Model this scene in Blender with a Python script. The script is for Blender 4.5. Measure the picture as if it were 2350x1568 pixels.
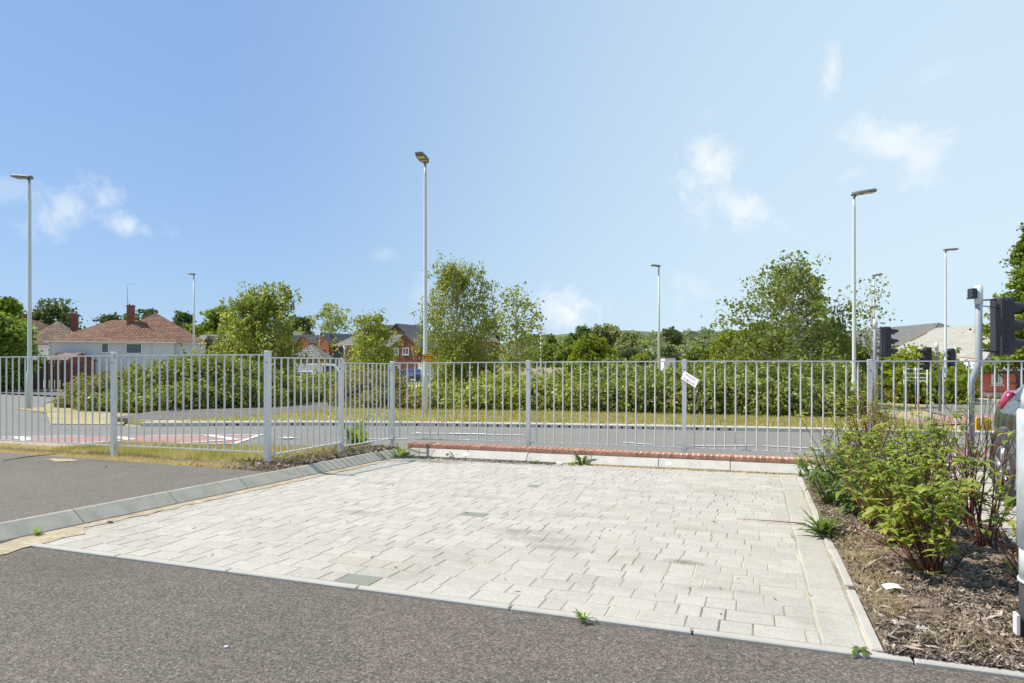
import bpy, bmesh, math, random
import numpy as np
from mathutils import Vector, Matrix
from mathutils.geometry import tessellate_polygon
random.seed(7); rng=np.random.default_rng(7)
scn=bpy.context.scene; COL=scn.collection
for o in list(bpy.data.objects): bpy.data.objects.remove(o)
R=math.radians
# ------------------------------------------------------------------ camera
F=1551.; CXP=1175.; HYP=831.; TH=math.atan(560/1551.); H=1.2; S=.0249
c,s=math.cos(TH),math.sin(TH)
cam=bpy.data.cameras.new('camera'); camo=bpy.data.objects.new('camera',cam); COL.objects.link(camo)
cam.sensor_width=36; cam.lens=36*F/2350; cam.shift_y=47/2350; cam.clip_start=.05; cam.clip_end=3000
camo.location=(0,0,H); camo.rotation_euler=(R(90),0,TH); scn.camera=camo
scn.render.resolution_x=1024; scn.render.resolution_y=683
scn.view_settings.view_transform='Standard'; scn.view_settings.look='None'; scn.view_settings.gamma=1
scn.view_settings.use_curve_mapping=False; scn.view_settings.exposure=0.35
# ------------------------------------------------------------------ sun + sky
SUN=Vector((-1.06,-.175,1.43)).normalized()
sl=bpy.data.lights.new('sun','SUN'); sl.energy=4.1; sl.angle=R(.5); sl.color=(1,.94,.83)
so=bpy.data.objects.new('sun',sl); COL.objects.link(so); so.rotation_euler=SUN.to_track_quat('Z','Y').to_euler()
W=bpy.data.worlds.new('World'); scn.world=W; W.use_nodes=True; nt=W.node_tree; nt.nodes.clear()
def N(nt,t,**k):
    n=nt.nodes.new(t)
    for a,b in k.items(): setattr(n,a,b)
    return n
def setin(nt,sock,v):
    if isinstance(v,bpy.types.NodeSocket): nt.links.new(v,sock)
    elif v is not None: sock.default_value=v
def M_(nt,op,a,b=None,c_=None,clamp=False):
    n=N(nt,'ShaderNodeMath',operation=op,use_clamp=clamp); setin(nt,n.inputs[0],a); setin(nt,n.inputs[1],b); setin(nt,n.inputs[2],c_); return n.outputs[0]
def VM(nt,op,a,b=None):
    n=N(nt,'ShaderNodeVectorMath',operation=op); setin(nt,n.inputs[0],a); setin(nt,n.inputs[1],b); return n.outputs['Value' if op in('DOT_PRODUCT','LENGTH','DISTANCE') else 'Vector']
def mix(nt,f,a,b,mode='MIX'):
    n=N(nt,'ShaderNodeMix',data_type='RGBA',blend_type=mode); setin(nt,n.inputs['Factor'],f)
    A=[i for i in n.inputs if i.name=='A' and i.type=='RGBA'][0]; B=[i for i in n.inputs if i.name=='B' and i.type=='RGBA'][0]
    for sk,v in ((A,a),(B,b)):
        if isinstance(v,(tuple,list)) and len(v)==3: v=(*v,1)
        setin(nt,sk,v)
    return [o for o in n.outputs if o.type=='RGBA'][0]
def noise(nt,vec,scale,detail=4,rough=.55,dist=0):
    n=N(nt,'ShaderNodeTexNoise'); setin(nt,n.inputs['Vector'],vec); n.inputs['Scale'].default_value=scale; n.inputs['Detail'].default_value=detail
    n.inputs['Roughness'].default_value=rough; n.inputs['Distortion'].default_value=dist; return n.outputs[0]
def sstep(nt,x,a,b):
    n=N(nt,'ShaderNodeMapRange',interpolation_type='SMOOTHSTEP'); setin(nt,n.inputs[0],x); n.inputs[1].default_value=a; n.inputs[2].default_value=b; return n.outputs[0]
def raydir(X,Y):
    a=(X-CXP)/F; return Vector((a*c-s,a*s+c,(HYP-Y)/F))
sky=N(nt,'ShaderNodeTexSky',sky_type='NISHITA'); sky.sun_disc=False; sky.sun_elevation=math.asin(SUN.z); sky.sun_rotation=math.atan2(SUN.x,SUN.y)
sky.air_density=1.0; sky.dust_density=.6; sky.ozone_density=1.6
geo=N(nt,'ShaderNodeTexCoord').outputs['Generated']
gdir=VM(nt,'NORMALIZE',geo)
skyc=sky.outputs[0]
# thin high haze: whiter toward one side of the sky and toward the horizon
hz=raydir(2900,420).normalized()
dd=VM(nt,'DOT_PRODUCT',gdir,tuple(hz))
side=sstep(nt,dd,.32,1.04)
sep=N(nt,'ShaderNodeSeparateXYZ'); nt.links.new(gdir,sep.inputs[0])
low=M_(nt,'POWER',M_(nt,'SUBTRACT',1,M_(nt,'ABSOLUTE',sep.outputs[2])),5)
veil=M_(nt,'ADD',M_(nt,'MULTIPLY',side,.85),M_(nt,'MULTIPLY',low,.34),clamp=True)
CLOUD=(8.3,8.9,9.3)
skyc=mix(nt,1,skyc,(.80,1.0,1.25),'MULTIPLY')
base=mix(nt,.66,skyc,(2.85,4.65,7.7)); base=mix(nt,veil,base,(6.2,7.75,8.9))
clouds=[(1625,375,60,105,.1,1.15),(1690,470,95,42,-.55,1.0),(2050,325,105,46,-.12,1.05),(2115,365,48,72,0,.9),(1955,400,40,16,.3,.35),(1912,155,30,46,.1,1.2),
 (1297,712,80,52,0,1.25),(235,455,50,60,.5,.75),(285,512,105,40,-.35,1.0),(150,485,85,55,.4,.75),(1600,665,70,28,-.4,.42),(1560,690,16,36,0,.3),(880,585,30,14,0,.25),(965,690,22,50,0,.28),(15,440,60,30,0,.3),(2160,165,60,22,.4,.2)]
nv=noise(nt,gdir,9,7,.62,.4); nv2=noise(nt,gdir,34,5,.65,.5)
nn=M_(nt,'ADD',M_(nt,'MULTIPLY',nv,.75),M_(nt,'MULTIPLY',nv2,.55))
tot=None
for X,Y,rx,ry,rot,st in clouds:
    d=raydir(X,Y); k=1/d.length; d.normalize()
    U=Vector((c,s,0)); U=(U-d*U.dot(d)).normalized(); V=d.cross(U)*-1
    if V.z<0: V=-V
    U2=U*math.cos(rot)+V*math.sin(rot); V2=V*math.cos(rot)-U*math.sin(rot)
    a=VM(nt,'DOT_PRODUCT',gdir,tuple(U2/(rx*1.35/F*k))); b=VM(nt,'DOT_PRODUCT',gdir,tuple(V2/(ry*1.35/F*k)))
    r=M_(nt,'SQRT',M_(nt,'ADD',M_(nt,'MULTIPLY',a,a),M_(nt,'MULTIPLY',b,b)))
    ahead=M_(nt,'GREATER_THAN',VM(nt,'DOT_PRODUCT',gdir,tuple(d)),0)
    v=M_(nt,'MULTIPLY',sstep(nt,M_(nt,'ADD',M_(nt,'SUBTRACT',1,r),M_(nt,'MULTIPLY',M_(nt,'SUBTRACT',nn,.66),2.6)),0,1.0),M_(nt,'MULTIPLY',ahead,st))
    tot=v if tot is None else M_(nt,'MAXIMUM',tot,v)
base=mix(nt,M_(nt,'MULTIPLY',tot,.8,clamp=True),base,CLOUD)
bg=N(nt,'ShaderNodeBackground'); bg.inputs[1].default_value=.086; nt.links.new(base,bg.inputs[0])
ow=N(nt,'ShaderNodeOutputWorld'); nt.links.new(bg.outputs[0],ow.inputs[0])
# ------------------------------------------------------------------ terrain + pixel helpers
def G(y):
    if y<30: return -S*y
    if y<60: return -S*30-.012*(y-30)
    return -S*30-.36
def GP(X,Y,dz=0):
    r=raydir(X,Y); lo,hi=.2,900.
    for _ in range(60):
        m=(lo+hi)/2
        if H+r.z*m>G(r.y*m)+dz: lo=m
        else: hi=m
    return Vector((r.x*lo,r.y*lo,G(r.y*lo)+dz))
def P(X,Y,d):
    r=raydir(X,Y); return Vector((r.x*d,r.y*d,H+r.z*d))
# ------------------------------------------------------------------ object helpers
def tag(o,label=None,cat=None,group=None,kind=None):
    if label: o['label']=label
    if cat: o['category']=cat
    if group: o['group']=group
    if kind: o['kind']=kind
    return o
def empty(name,loc=(0,0,0),rz=0):
    o=bpy.data.objects.new(name,None); COL.objects.link(o); o.location=loc; o.rotation_euler=(0,0,rz); o.empty_display_size=.2; return o
def link(name,me,parent=None,loc=None,rot=None):
    o=bpy.data.objects.new(name,me); COL.objects.link(o)
    if parent is not None: o.parent=parent
    if loc is not None: o.location=loc
    if rot is not None: o.rotation_euler=rot
    return o
def children(o): return [k for k in bpy.data.objects if k.parent==o]
def copy_tree(o,parent=None):
    kids=list(children(o)); q=o.copy(); COL.objects.link(q); q.parent=parent
    for k in kids: copy_tree(k,q)
    return q
SPLIT={'bolt','bracket','chimney_pot','headlight','lens','gutter','rib','seam','balcony','aerial','worn'}
class MB:
    def __init__(s_): s_.v=[]; s_.f=[]; s_.sm=[]; s_.g=[]
    def add(s_,vs,fs,smooth=False):
        s_.g.append((len(s_.v),len(s_.f))); b=len(s_.v); s_.v+= [tuple(v) for v in vs]; s_.f+=[tuple(i+b for i in f) for f in fs]; s_.sm+=[smooth]*len(fs)
    def box(s_,cx,cy,cz,sx,sy,sz,rz=0,M=None):
        m=Matrix.Translation((cx,cy,cz))@Matrix.Rotation(rz,4,'Z') if M is None else M@Matrix.Translation((cx,cy,cz))@Matrix.Rotation(rz,4,'Z')
        vs=[m@Vector((x*sx/2,y*sy/2,z*sz/2)) for z in(-1,1) for y in(-1,1) for x in(-1,1)]
        s_.add(vs,[(0,2,3,1),(4,5,7,6),(0,1,5,4),(2,6,7,3),(0,4,6,2),(1,3,7,5)])
    def bbox(s_,cx,cy,cz,sx,sy,sz,b=.01,M=None):  # box with chamfered top and vertical edges
        m=Matrix.Translation((cx,cy,cz)); m=M@m if M is not None else m
        vs=[]
        for z,i in((-sz/2,0),(sz/2-b,0),(sz/2,b)):
            X,Y=sx/2-i,sy/2-i
            vs+=[m@Vector(p) for p in((-X,-Y,z),(X,-Y,z),(X,Y,z),(-X,Y,z))]
        fs=[(3,2,1,0),(8,9,10,11)]
        for k in(0,4):
            for j in range(4): fs.append((k+j,k+(j+1)%4,k+4+(j+1)%4,k+4+j))
        s_.add(vs,fs)
    def tube(s_,pts,rad,n=6,cap=True,smooth=True):
        pts=[Vector(p) for p in pts]
        if not isinstance(rad,(list,tuple)): rad=[rad]*len(pts)
        vs=[];fs=[]; up=None
        for i,p in enumerate(pts):
            t=(pts[min(i+1,len(pts)-1)]-pts[max(i-1,0)]).normalized()
            if up is None: up=t.orthogonal().normalized()
            u=(up-t*up.dot(t)); u=u.normalized() if u.length>1e-5 else t.orthogonal().normalized(); up=u; w=t.cross(u)
            for j in range(n):
                a=2*math.pi*j/n; vs.append(p+(u*math.cos(a)+w*math.sin(a))*rad[i])
        for i in range(len(pts)-1):
            for j in range(n): fs.append((i*n+j,i*n+(j+1)%n,(i+1)*n+(j+1)%n,(i+1)*n+j))
        if cap: fs.append(tuple(reversed(range(n)))); fs.append(tuple((len(pts)-1)*n+j for j in range(n)))
        s_.add(vs,fs,smooth)
    def prism(s_,poly,y0,y1,M=None):  # polygon in xz extruded along y
        n=len(poly); vs=[Vector((x,y0,z)) for x,z in poly]+[Vector((x,y1,z)) for x,z in poly]
        if M is not None: vs=[M@v for v in vs]
        s_.add(vs,[tuple(range(n)),tuple(range(2*n-1,n-1,-1))]+[(i,i+n,(i+1)%n+n,(i+1)%n) for i in range(n)])
    def mesh(s_,name,mat):
        me=bpy.data.meshes.new(name); me.from_pydata(s_.v,[],s_.f); me.materials.append(mat)
        if any(s_.sm): me.polygons.foreach_set('use_smooth',s_.sm)
        bm=bmesh.new(); bm.from_mesh(me); bmesh.ops.recalc_face_normals(bm,faces=bm.faces); bm.to_mesh(me); bm.free(); return me
    def build(s_,name,mat,parent=None,loc=None,rot=None):
        if name in SPLIT and len(s_.g)>1:
            res=[]
            for k in range(len(s_.g)):
                v0,f0=s_.g[k]; v1,f1=s_.g[k+1] if k+1<len(s_.g) else (len(s_.v),len(s_.f)); m=MB(); m.add(s_.v[v0:v1],[tuple(i-v0 for i in f) for f in s_.f[f0:f1]],s_.sm[f0]); res.append(link(name,m.mesh(name,mat),parent,loc,rot))
            return res[0]
        return link(name,s_.mesh(name,mat),parent,loc,rot)
def text(name,body,size,mat,parent,loc,rot,depth=.001):
    cu=bpy.data.curves.new(name,'FONT'); cu.body=body; cu.size=size; cu.align_x='CENTER'; cu.align_y='CENTER'; cu.extrude=depth
    t=bpy.data.objects.new(name+'_c',cu); me=bpy.data.meshes.new_from_object(t); bpy.data.objects.remove(t); me.materials.clear(); me.materials.append(mat)
    return link(name,me,parent,loc,rot)
# ------------------------------------------------------------------ materials
def mat(name,col,rough=.8,metal=0,var=.12,vscale=6,bump=0,bscale=60,spec=.35,objvar=0,coat=0,extra=None,detail=5,trans=0):
    m=bpy.data.materials.new(name); m.use_nodes=True; t=m.node_tree; b=t.nodes['Principled BSDF']
    tc=N(t,'ShaderNodeTexCoord').outputs['Object']; nz=noise(t,tc,vscale,detail,.6)
    f=M_(t,'MULTIPLY',M_(t,'SUBTRACT',nz,.5),2.0)
    k=M_(t,'ADD',1,M_(t,'MULTIPLY',f,var*1.6))
    if objvar:
        oi=N(t,'ShaderNodeObjectInfo').outputs['Random']; ri=N(t,'ShaderNodeNewGeometry').outputs['Random Per Island']
        rr=M_(t,'FRACT',M_(t,'ADD',oi,ri)); k=M_(t,'MULTIPLY',k,M_(t,'ADD',1-objvar,M_(t,'MULTIPLY',rr,2*objvar)))
    cc=N(t,'ShaderNodeCombineXYZ'); 
    for i in range(3): t.links.new(k,cc.inputs[i])
    colr=mix(t,1,(*col,1),cc.outputs[0],'MULTIPLY')
    if extra: colr=extra(t,colr,tc)
    t.links.new(colr,b.inputs['Base Color']); b.inputs['Roughness'].default_value=rough; b.inputs['Metallic'].default_value=metal
    b.inputs['Specular IOR Level'].default_value=spec
    if coat: b.inputs['Coat Weight'].default_value=coat; b.inputs['Coat Roughness'].default_value=.05
    if bump:
        bn=N(t,'ShaderNodeBump'); bn.inputs['Strength'].default_value=bump; bn.inputs['Distance'].default_value=.01
        t.links.new(noise(t,tc,bscale,4,.65),bn.inputs['Height']); t.links.new(bn.outputs[0],b.inputs['Normal'])
    return m
def wpos(t): return N(t,'ShaderNodeNewGeometry').outputs['Position']
def asphalt(name,base,dark=.55,light=1.7,sc=260,patch=.18,warm=(1,1,1),specks=True):
    m=bpy.data.materials.new(name); m.use_nodes=True; t=m.node_tree; b=t.nodes['Principled BSDF']; w=wpos(t)
    v=N(t,'ShaderNodeTexVoronoi'); t.links.new(w,v.inputs['Vector']); v.inputs['Scale'].default_value=sc*.55
    sepc=N(t,'ShaderNodeSeparateColor'); t.links.new(v.outputs['Color'],sepc.inputs[0])
    agg=M_(t,'ADD',dark,M_(t,'MULTIPLY',M_(t,'POWER',sepc.outputs[0],1.6),light-dark))
    fine=M_(t,'ADD',.5,M_(t,'MULTIPLY',noise(t,w,sc*.32,3,.75),1.0))
    big=M_(t,'ADD',1-patch,M_(t,'MULTIPLY',noise(t,w,.9,6,.6),patch*2))
    mid=M_(t,'ADD',.8,M_(t,'MULTIPLY',noise(t,w,9,5,.65),.4))
    k=M_(t,'MULTIPLY',M_(t,'MULTIPLY',agg,fine),M_(t,'MULTIPLY',big,mid))
    cc=N(t,'ShaderNodeCombineXYZ'); [t.links.new(k,cc.inputs[i]) for i in range(3)]
    col=mix(t,1,(*[base*x for x in warm],1),cc.outputs[0],'MULTIPLY')
    if specks:
        sp=M_(t,'GREATER_THAN',sepc.outputs[1],.994); col=mix(t,M_(t,'MULTIPLY',sp,.5),col,(.5,.49,.46,1))
        wn=noise(t,w,1.7,5,.7); st=sstep(t,wn,.62,.76); col=mix(t,M_(t,'MULTIPLY',st,.5),col,(.27,.235,.18,1)); st=sstep(t,noise(t,w,.55,6,.65),.55,.72); col=mix(t,M_(t,'MULTIPLY',st,.3),col,(.08,.072,.062,1))
    t.links.new(col,b.inputs['Base Color']); b.inputs['Roughness'].default_value=.85; b.inputs['Specular IOR Level'].default_value=.3
    bn=N(t,'ShaderNodeBump'); bn.inputs['Strength'].default_value=.12; bn.inputs['Distance'].default_value=.002
    h=M_(t,'ADD',M_(t,'MULTIPLY',v.outputs['Distance'],-1),noise(t,w,sc*.4,3,.7)); t.links.new(h,bn.inputs['Height']); t.links.new(bn.outputs[0],b.inputs['Normal'])
    return m
m_asph=asphalt('asphalt_near',.122,dark=.6,light=1.7,warm=(1.20,1.02,.80),sc=230)
m_foot=asphalt('asphalt_footway',.158,dark=.6,light=1.5,warm=(1.16,1.02,.82),sc=330)
m_road=asphalt('asphalt_road',.225,dark=.8,light=1.3,warm=(1.07,1.0,.86),sc=120,specks=False,patch=.1)
m_red=asphalt('red_surfacing',.44,dark=.8,light=1.25,warm=(1.0,.56,.48),sc=120,specks=False)
m_white=mat('road_paint',(.72,.71,.68),.7,var=.25,vscale=8)
m_base=mat('bare_soil',(.36,.29,.19),.95,var=.5,vscale=3,bump=.8,bscale=30)
m_dry=mat('dry_grass_ground',(.46,.37,.20),.95,var=.45,vscale=2.5,bump=1,bscale=25,extra=lambda t,cl,tc: mix(t,sstep(t,noise(t,wpos(t),.8,5,.7),.42,.6),cl,(.38,.34,.15,1)))
m_straw=mat('straw_ground',(.50,.41,.28),.95,var=.4,vscale=9,bump=1,bscale=60)
m_green=mat('green_field',(.30,.36,.06),.95,var=.35,vscale=.4)
m_yel=mat('yellow_field',(.62,.50,.13),.95,var=.3,vscale=.3)
def paver_extra(t,cl,tc):
    w=wpos(t); 
    v=N(t,'ShaderNodeTexVoronoi'); t.links.new(w,v.inputs['Vector']); v.inputs['Scale'].default_value=150
    sc_=N(t,'ShaderNodeSeparateColor'); t.links.new(v.outputs['Color'],sc_.inputs[0])
    cl=mix(t,M_(t,'MULTIPLY',M_(t,'POWER',sc_.outputs[0],3.0),.42),cl,(.22,.22,.19,1))
    cl=mix(t,M_(t,'MULTIPLY',M_(t,'POWER',sc_.outputs[1],4.0),.5),cl,(.62,.60,.54,1))
    n1=noise(t,w,.9,7,.68,.3)
    cl=mix(t,M_(t,'MULTIPLY',sstep(t,n1,.50,.75),.5),cl,(.31,.29,.21,1))
    nb=noise(t,w,5,5,.7)
    for (x,y,rx,ry,st) in ((-.44,4.5,.2,.09,.85),(-1.75,4.95,.45,.18,.5),(-1.3,4.55,.35,.12,.45),(-3.3,5.1,.3,.12,.35),(-.83,6.56,.15,.1,.5),(-4.3,8.6,.7,.28,.85),(-3.5,8.85,1.8,.14,.75),(.25,3.6,.2,.3,.3),(-1.6,5.7,.5,.2,.25),(-.9,3.9,.5,.2,.22),(-3.9,6.6,.3,.1,.25),(-1.45,4.75,.5,.25,.38),(-2.2,4.2,.4,.12,.25),(-.2,4.0,.35,.1,.3),(-2.6,6.2,.6,.12,.22),(-1.2,7.2,.7,.15,.25),(-3.2,3.9,.35,.08,.2),(-.5,5.5,.3,.15,.22)):
        d=VM(t,'SUBTRACT',w,(x,y,0)); d=VM(t,'MULTIPLY',d,(1/rx,1/ry,0)); L=VM(t,'LENGTH',d)
        f=sstep(t,M_(t,'ADD',M_(t,'SUBTRACT',1.1,L),M_(t,'MULTIPLY',M_(t,'SUBTRACT',nb,.5),2.2)),0,1.3)
        cl=mix(t,M_(t,'MULTIPLY',f,st),cl,(.15,.145,.10,1))
    return cl
m_pav=mat('paver_concrete',(.53,.485,.405),.9,var=.10,vscale=9,bump=.35,bscale=300,objvar=.085,extra=paver_extra)
m_pavg=mat('paver_green',(.27,.275,.215),.9,var=.1,vscale=30,bump=.3,bscale=300)
m_pavp=mat('paver_pink',(.50,.43,.34),.9,var=.1,vscale=30,bump=.3,bscale=300,extra=paver_extra)
m_joint=mat('joint_sand',(.45,.40,.30),.95,var=.9,vscale=1.6,bump=.5,bscale=200)
m_kerb=mat('kerb_concrete',(.56,.53,.46),.85,var=.15,vscale=5,bump=.3,bscale=150,extra=lambda t,cl,tc: mix(t,M_(t,'MULTIPLY',sstep(t,noise(t,wpos(t),7,6,.7),.5,.72),.35),cl,(.33,.31,.25,1)))
m_kerbL=mat('kerb_grey_green',(.46,.425,.33),.85,var=.2,vscale=6,bump=.3,bscale=150,extra=lambda t,cl,tc: mix(t,M_(t,'MULTIPLY',sstep(t,noise(t,wpos(t),6,6,.7),.48,.7),.4),cl,(.24,.235,.2,1)))
m_edge=mat('edging_concrete',(.50,.47,.41),.85,var=.12,vscale=5,bump=.25,bscale=160)
m_farkerb=mat('far_kerb',(.66,.60,.50),.85,var=.2,vscale=2)
m_hole=mat('drain_hole',(.01,.01,.01),.9,var=0)
m_brick=mat('brick_red',(.50,.24,.155),.85,var=.35,vscale=25,bump=.5,bscale=140,objvar=.18)
m_mortar=mat('mortar',(.74,.62,.48),.95,var=.2,vscale=20,bump=.5,bscale=100)
def galv_extra(t,cl,tc):
    v=N(t,'ShaderNodeTexVoronoi'); t.links.new(wpos(t),v.inputs['Vector']); v.inputs['Scale'].default_value=28
    sc_=N(t,'ShaderNodeSeparateColor'); t.links.new(v.outputs['Color'],sc_.inputs[0])
    cl=mix(t,M_(t,'MULTIPLY',sc_.outputs[0],.3),cl,(.80,.82,.79,1))
    return mix(t,M_(t,'MULTIPLY',sstep(t,noise(t,wpos(t),11,5,.7),.55,.75),.3),cl,(.68,.70,.68,1))
m_galv=mat('galvanised_steel',(.66,.67,.62),.5,metal=.05,var=.1,vscale=14,extra=galv_extra,spec=.3)
m_pole=mat('signal_pole_grey',(.36,.38,.385),.5,var=.12,vscale=3,spec=.35)
m_column=mat('weathered_galvanised',(.50,.545,.545),.6,var=.30,vscale=7,spec=.25,extra=galv_extra,bump=.1,bscale=30)
m_lampp=mat('lamp_post_paint',(.66,.69,.60),.5,var=.08,vscale=1,spec=.5)
m_lampw=mat('pale_post_paint',(.74,.75,.72),.5,var=.06,vscale=1,spec=.5)
m_lhead=mat('lantern_grey',(.20,.20,.18),.5,var=.1); m_lens=mat('lantern_glass',(.55,.47,.33),.25,var=.1,spec=.6)
m_black=mat('black_plastic',(.055,.055,.062),.5,var=.25,vscale=4); m_blackp=mat('black_paint',(.05,.05,.053),.55,var=.2)
m_dark=mat('dark_glass',(.03,.035,.04),.12,var=.1,spec=.6)
m_pane=mat('window_glass',(.07,.085,.10),.08,var=.1,spec=.8)
m_frame=mat('window_frame_white',(.75,.75,.74),.5,var=.03); m_framed=mat('window_frame_dark',(.09,.09,.10),.5,var=.05)
m_orange=mat('sign_orange',(.80,.36,.03),.6,var=.25,vscale=9); m_signw=mat('sign_white',(.80,.77,.75),.6,var=.05)
m_pink=mat('faded_red_print',(.62,.30,.34),.7,var=.3,vscale=60); m_dpink=mat('dark_red_print',(.38,.05,.10),.7,var=.2); m_ink=mat('black_print',(.05,.02,.01),.7,var=.1); m_brown=mat('brown_print',(.22,.07,.01),.7,var=.1)
m_grey=mat('grey_print',(.42,.40,.44),.7,var=.1)
m_yellow=mat('yellow_box',(.85,.43,.015),.5,var=.06)
def tiles(name,col,sx,sz,var=.3,moss=None):
    m=bpy.data.materials.new(name); m.use_nodes=True; t=m.node_tree; b=t.nodes['Principled BSDF']
    uv=N(t,'ShaderNodeUVMap').outputs[0]
    br=N(t,'ShaderNodeTexBrick'); t.links.new(uv,br.inputs['Vector']); br.inputs['Scale'].default_value=1; br.offset=.5
    br.inputs['Brick Width'].default_value=sx; br.inputs['Row Height'].default_value=sz; br.inputs['Mortar Size'].default_value=min(sx,sz)*.17; br.inputs['Mortar Smooth'].default_value=.4
    br.inputs['Color1'].default_value=(*[x*(1+var) for x in col],1); br.inputs['Color2'].default_value=(*[x*(1-var) for x in col],1); br.inputs['Mortar'].default_value=(*[x*.28 for x in col],1)
    cl=br.outputs[0]
    if moss: cl=mix(t,M_(t,'MULTIPLY',sstep(t,noise(t,wpos(t),1.2,6,.75),.45,.7),.55),cl,(*moss,1))
    t.links.new(cl,b.inputs['Base Color']); b.inputs['Roughness'].default_value=.85
    bn=N(t,'ShaderNodeBump'); bn.inputs['Strength'].default_value=1; bn.inputs['Distance'].default_value=.05; bn.invert=True
    t.links.new(br.outputs['Fac'],bn.inputs['Height']); t.links.new(bn.outputs[0],b.inputs['Normal']); return m
m_rtile=tiles('clay_tiles',(.30,.13,.075),.42,.46,.32,(.31,.22,.14)); m_rtile2=tiles('brown_tiles',(.32,.20,.13),.42,.46,.2,(.42,.36,.25)); m_slate=tiles('grey_tiles',(.23,.215,.205),.35,.35,.12); m_slate2=tiles('pale_grey_tiles',(.33,.31,.285),.4,.36,.1)
m_corr=tiles('corrugated_sheet',(.20,.195,.18),9,.28,.06,(.25,.24,.2)); m_corr2=mat('pale_sheet_roof',(.42,.39,.32),.85,var=.3,vscale=1.2,bump=.3,bscale=4)
def bricks(name,col,var=.25):
    return tiles(name,col,.225,.075,var)
m_bor=bricks('orange_brick',(.78,.29,.12)); m_bred=bricks('red_brick_wall',(.42,.17,.11)); m_bbrown=bricks('brown_brick_wall',(.30,.16,.11)); m_bpale=bricks('buff_brick_wall',(.52,.30,.20))
m_render_shaded=mat('shaded_white_render',(.56,.60,.64),.85,var=.08,vscale=1.2); m_whiter=mat('white_render',(.80,.80,.79),.85,var=.05,vscale=1)  # first one is white render with bluish shade put into its colour
m_redpaint=mat('red_painted_wall',(.62,.17,.12),.85,var=.1,vscale=.8)
m_fascia=mat('dark_fascia',(.05,.045,.04),.6,var=.1); m_gutter=mat('white_gutter',(.72,.72,.70),.5,var=.05)
m_wood=mat('brown_fence_board',(.13,.075,.05),.85,var=.3,vscale=8); m_palef=mat('pale_timber_board',(.45,.36,.30),.85,var=.25,vscale=6)
m_chim=bricks('chimney_brick',(.40,.17,.11)); m_pot=mat('clay_pot',(.36,.19,.12),.8,var=.1); m_mast=mat('aerial_metal',(.25,.25,.26),.4,metal=.6,var=.05)
m_pinkslab=mat('pinkish_block_wall',(.58,.44,.38),.9,var=.12,vscale=2)
def leafmat(name,cols,trans=.35,rough=.55,cs=1.2,spec=.3):
    m=bpy.data.materials.new(name); m.use_nodes=True; t=m.node_tree; b=t.nodes['Principled BSDF']
    ri=N(t,'ShaderNodeNewGeometry').outputs['Random Per Island']
    cr=N(t,'ShaderNodeValToRGB'); e=cr.color_ramp.elements; k=len(cols)
    while len(e)<k: e.new(.5)
    for i,cl in enumerate(cols): e[i].position=i/(k-1); e[i].color=(*cl,1)
    f=M_(t,'ADD',M_(t,'MULTIPLY',ri,.55),M_(t,'MULTIPLY',M_(t,'SUBTRACT',noise(t,wpos(t),cs,3,.6),.25),.95)); t.links.new(f,cr.inputs[0])
    t.links.new(cr.outputs[0],b.inputs['Base Color']); b.inputs['Roughness'].default_value=rough; b.inputs['Specular IOR Level'].default_value=spec
    tr=N(t,'ShaderNodeBsdfTranslucent'); cl2=mix(t,1,cr.outputs[0],(1.5,1.6,.6,1),'MULTIPLY'); t.links.new(cl2,tr.inputs[0])
    ms=N(t,'ShaderNodeMixShader'); ms.inputs[0].default_value=trans; t.links.new(b.outputs[0],ms.inputs[1]); t.links.new(tr.outputs[0],ms.inputs[2])
    t.links.new(ms.outputs[0],t.nodes['Material Output'].inputs[0]); return m
l_bram=leafmat('bramble_leaves',[(0.072,0.090,0.026),(0.144,0.174,0.042),(0.252,0.288,0.066),(0.456,0.480,0.144),(0.552,0.396,0.192)],.28,.42,1.6,.3)
l_bramy=leafmat('bramble_leaves_yellow',[(0.096,0.108,0.026),(0.192,0.216,0.042),(0.336,0.360,0.072),(0.552,0.540,0.144),(0.660,0.504,0.216)],.32,.42,1.6,.3)
l_tang=leafmat('dry_shrub_leaves',[(0.090,0.090,0.038),(0.179,0.179,0.064),(0.282,0.269,0.102),(0.435,0.333,0.128),(0.620,0.512,0.179)],.3,.6,.8)
l_birch=leafmat('birch_leaves',[(0.090,0.109,0.032),(0.179,0.205,0.045),(0.294,0.320,0.064),(0.461,0.461,0.128),(0.589,0.486,0.179)],.35,.55,.8,.2)
l_birchg=leafmat('green_birch_leaves',[(0.084,0.102,0.024),(0.168,0.198,0.042),(0.300,0.330,0.072),(0.504,0.516,0.144),(0.600,0.528,0.216)],.35,.42,1.1,.3)
l_dark=leafmat('dark_leaves',[(0.051,0.070,0.028),(0.090,0.128,0.045),(0.154,0.198,0.064),(0.243,0.282,0.102)],.25,.6,.5)
l_con=leafmat('conifer_needles',[(0.064,0.090,0.019),(0.128,0.179,0.026),(0.256,0.333,0.038),(0.435,0.486,0.064)],.3,.6,.6)
l_mid=leafmat('mid_green_leaves',[(0.077,0.106,0.025),(0.155,0.205,0.040),(0.267,0.331,0.064),(0.408,0.464,0.112)],.35,.55,.7)
l_lime=leafmat('lime_leaves',[(.11,.135,.02),(.20,.235,.03),(.31,.35,.045),(.42,.44,.08)],.4,.6,.6,.15)
l_silver=leafmat('silvery_leaves',[(0.173,0.205,0.076),(0.270,0.313,0.119),(0.378,0.410,0.184),(0.497,0.518,0.270)],.3,.6,.25)
l_dog=leafmat('dogwood_leaves',[(.09,.12,.02),(.16,.21,.03),(.26,.32,.05),(.42,.46,.10),(.45,.30,.12)],.36,.45,5,.35)
l_weed=leafmat('weed_leaves',[(.06,.10,.03),(.11,.17,.045),(.18,.25,.065),(.27,.35,.10)],.35,.5,6,.35)
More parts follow.
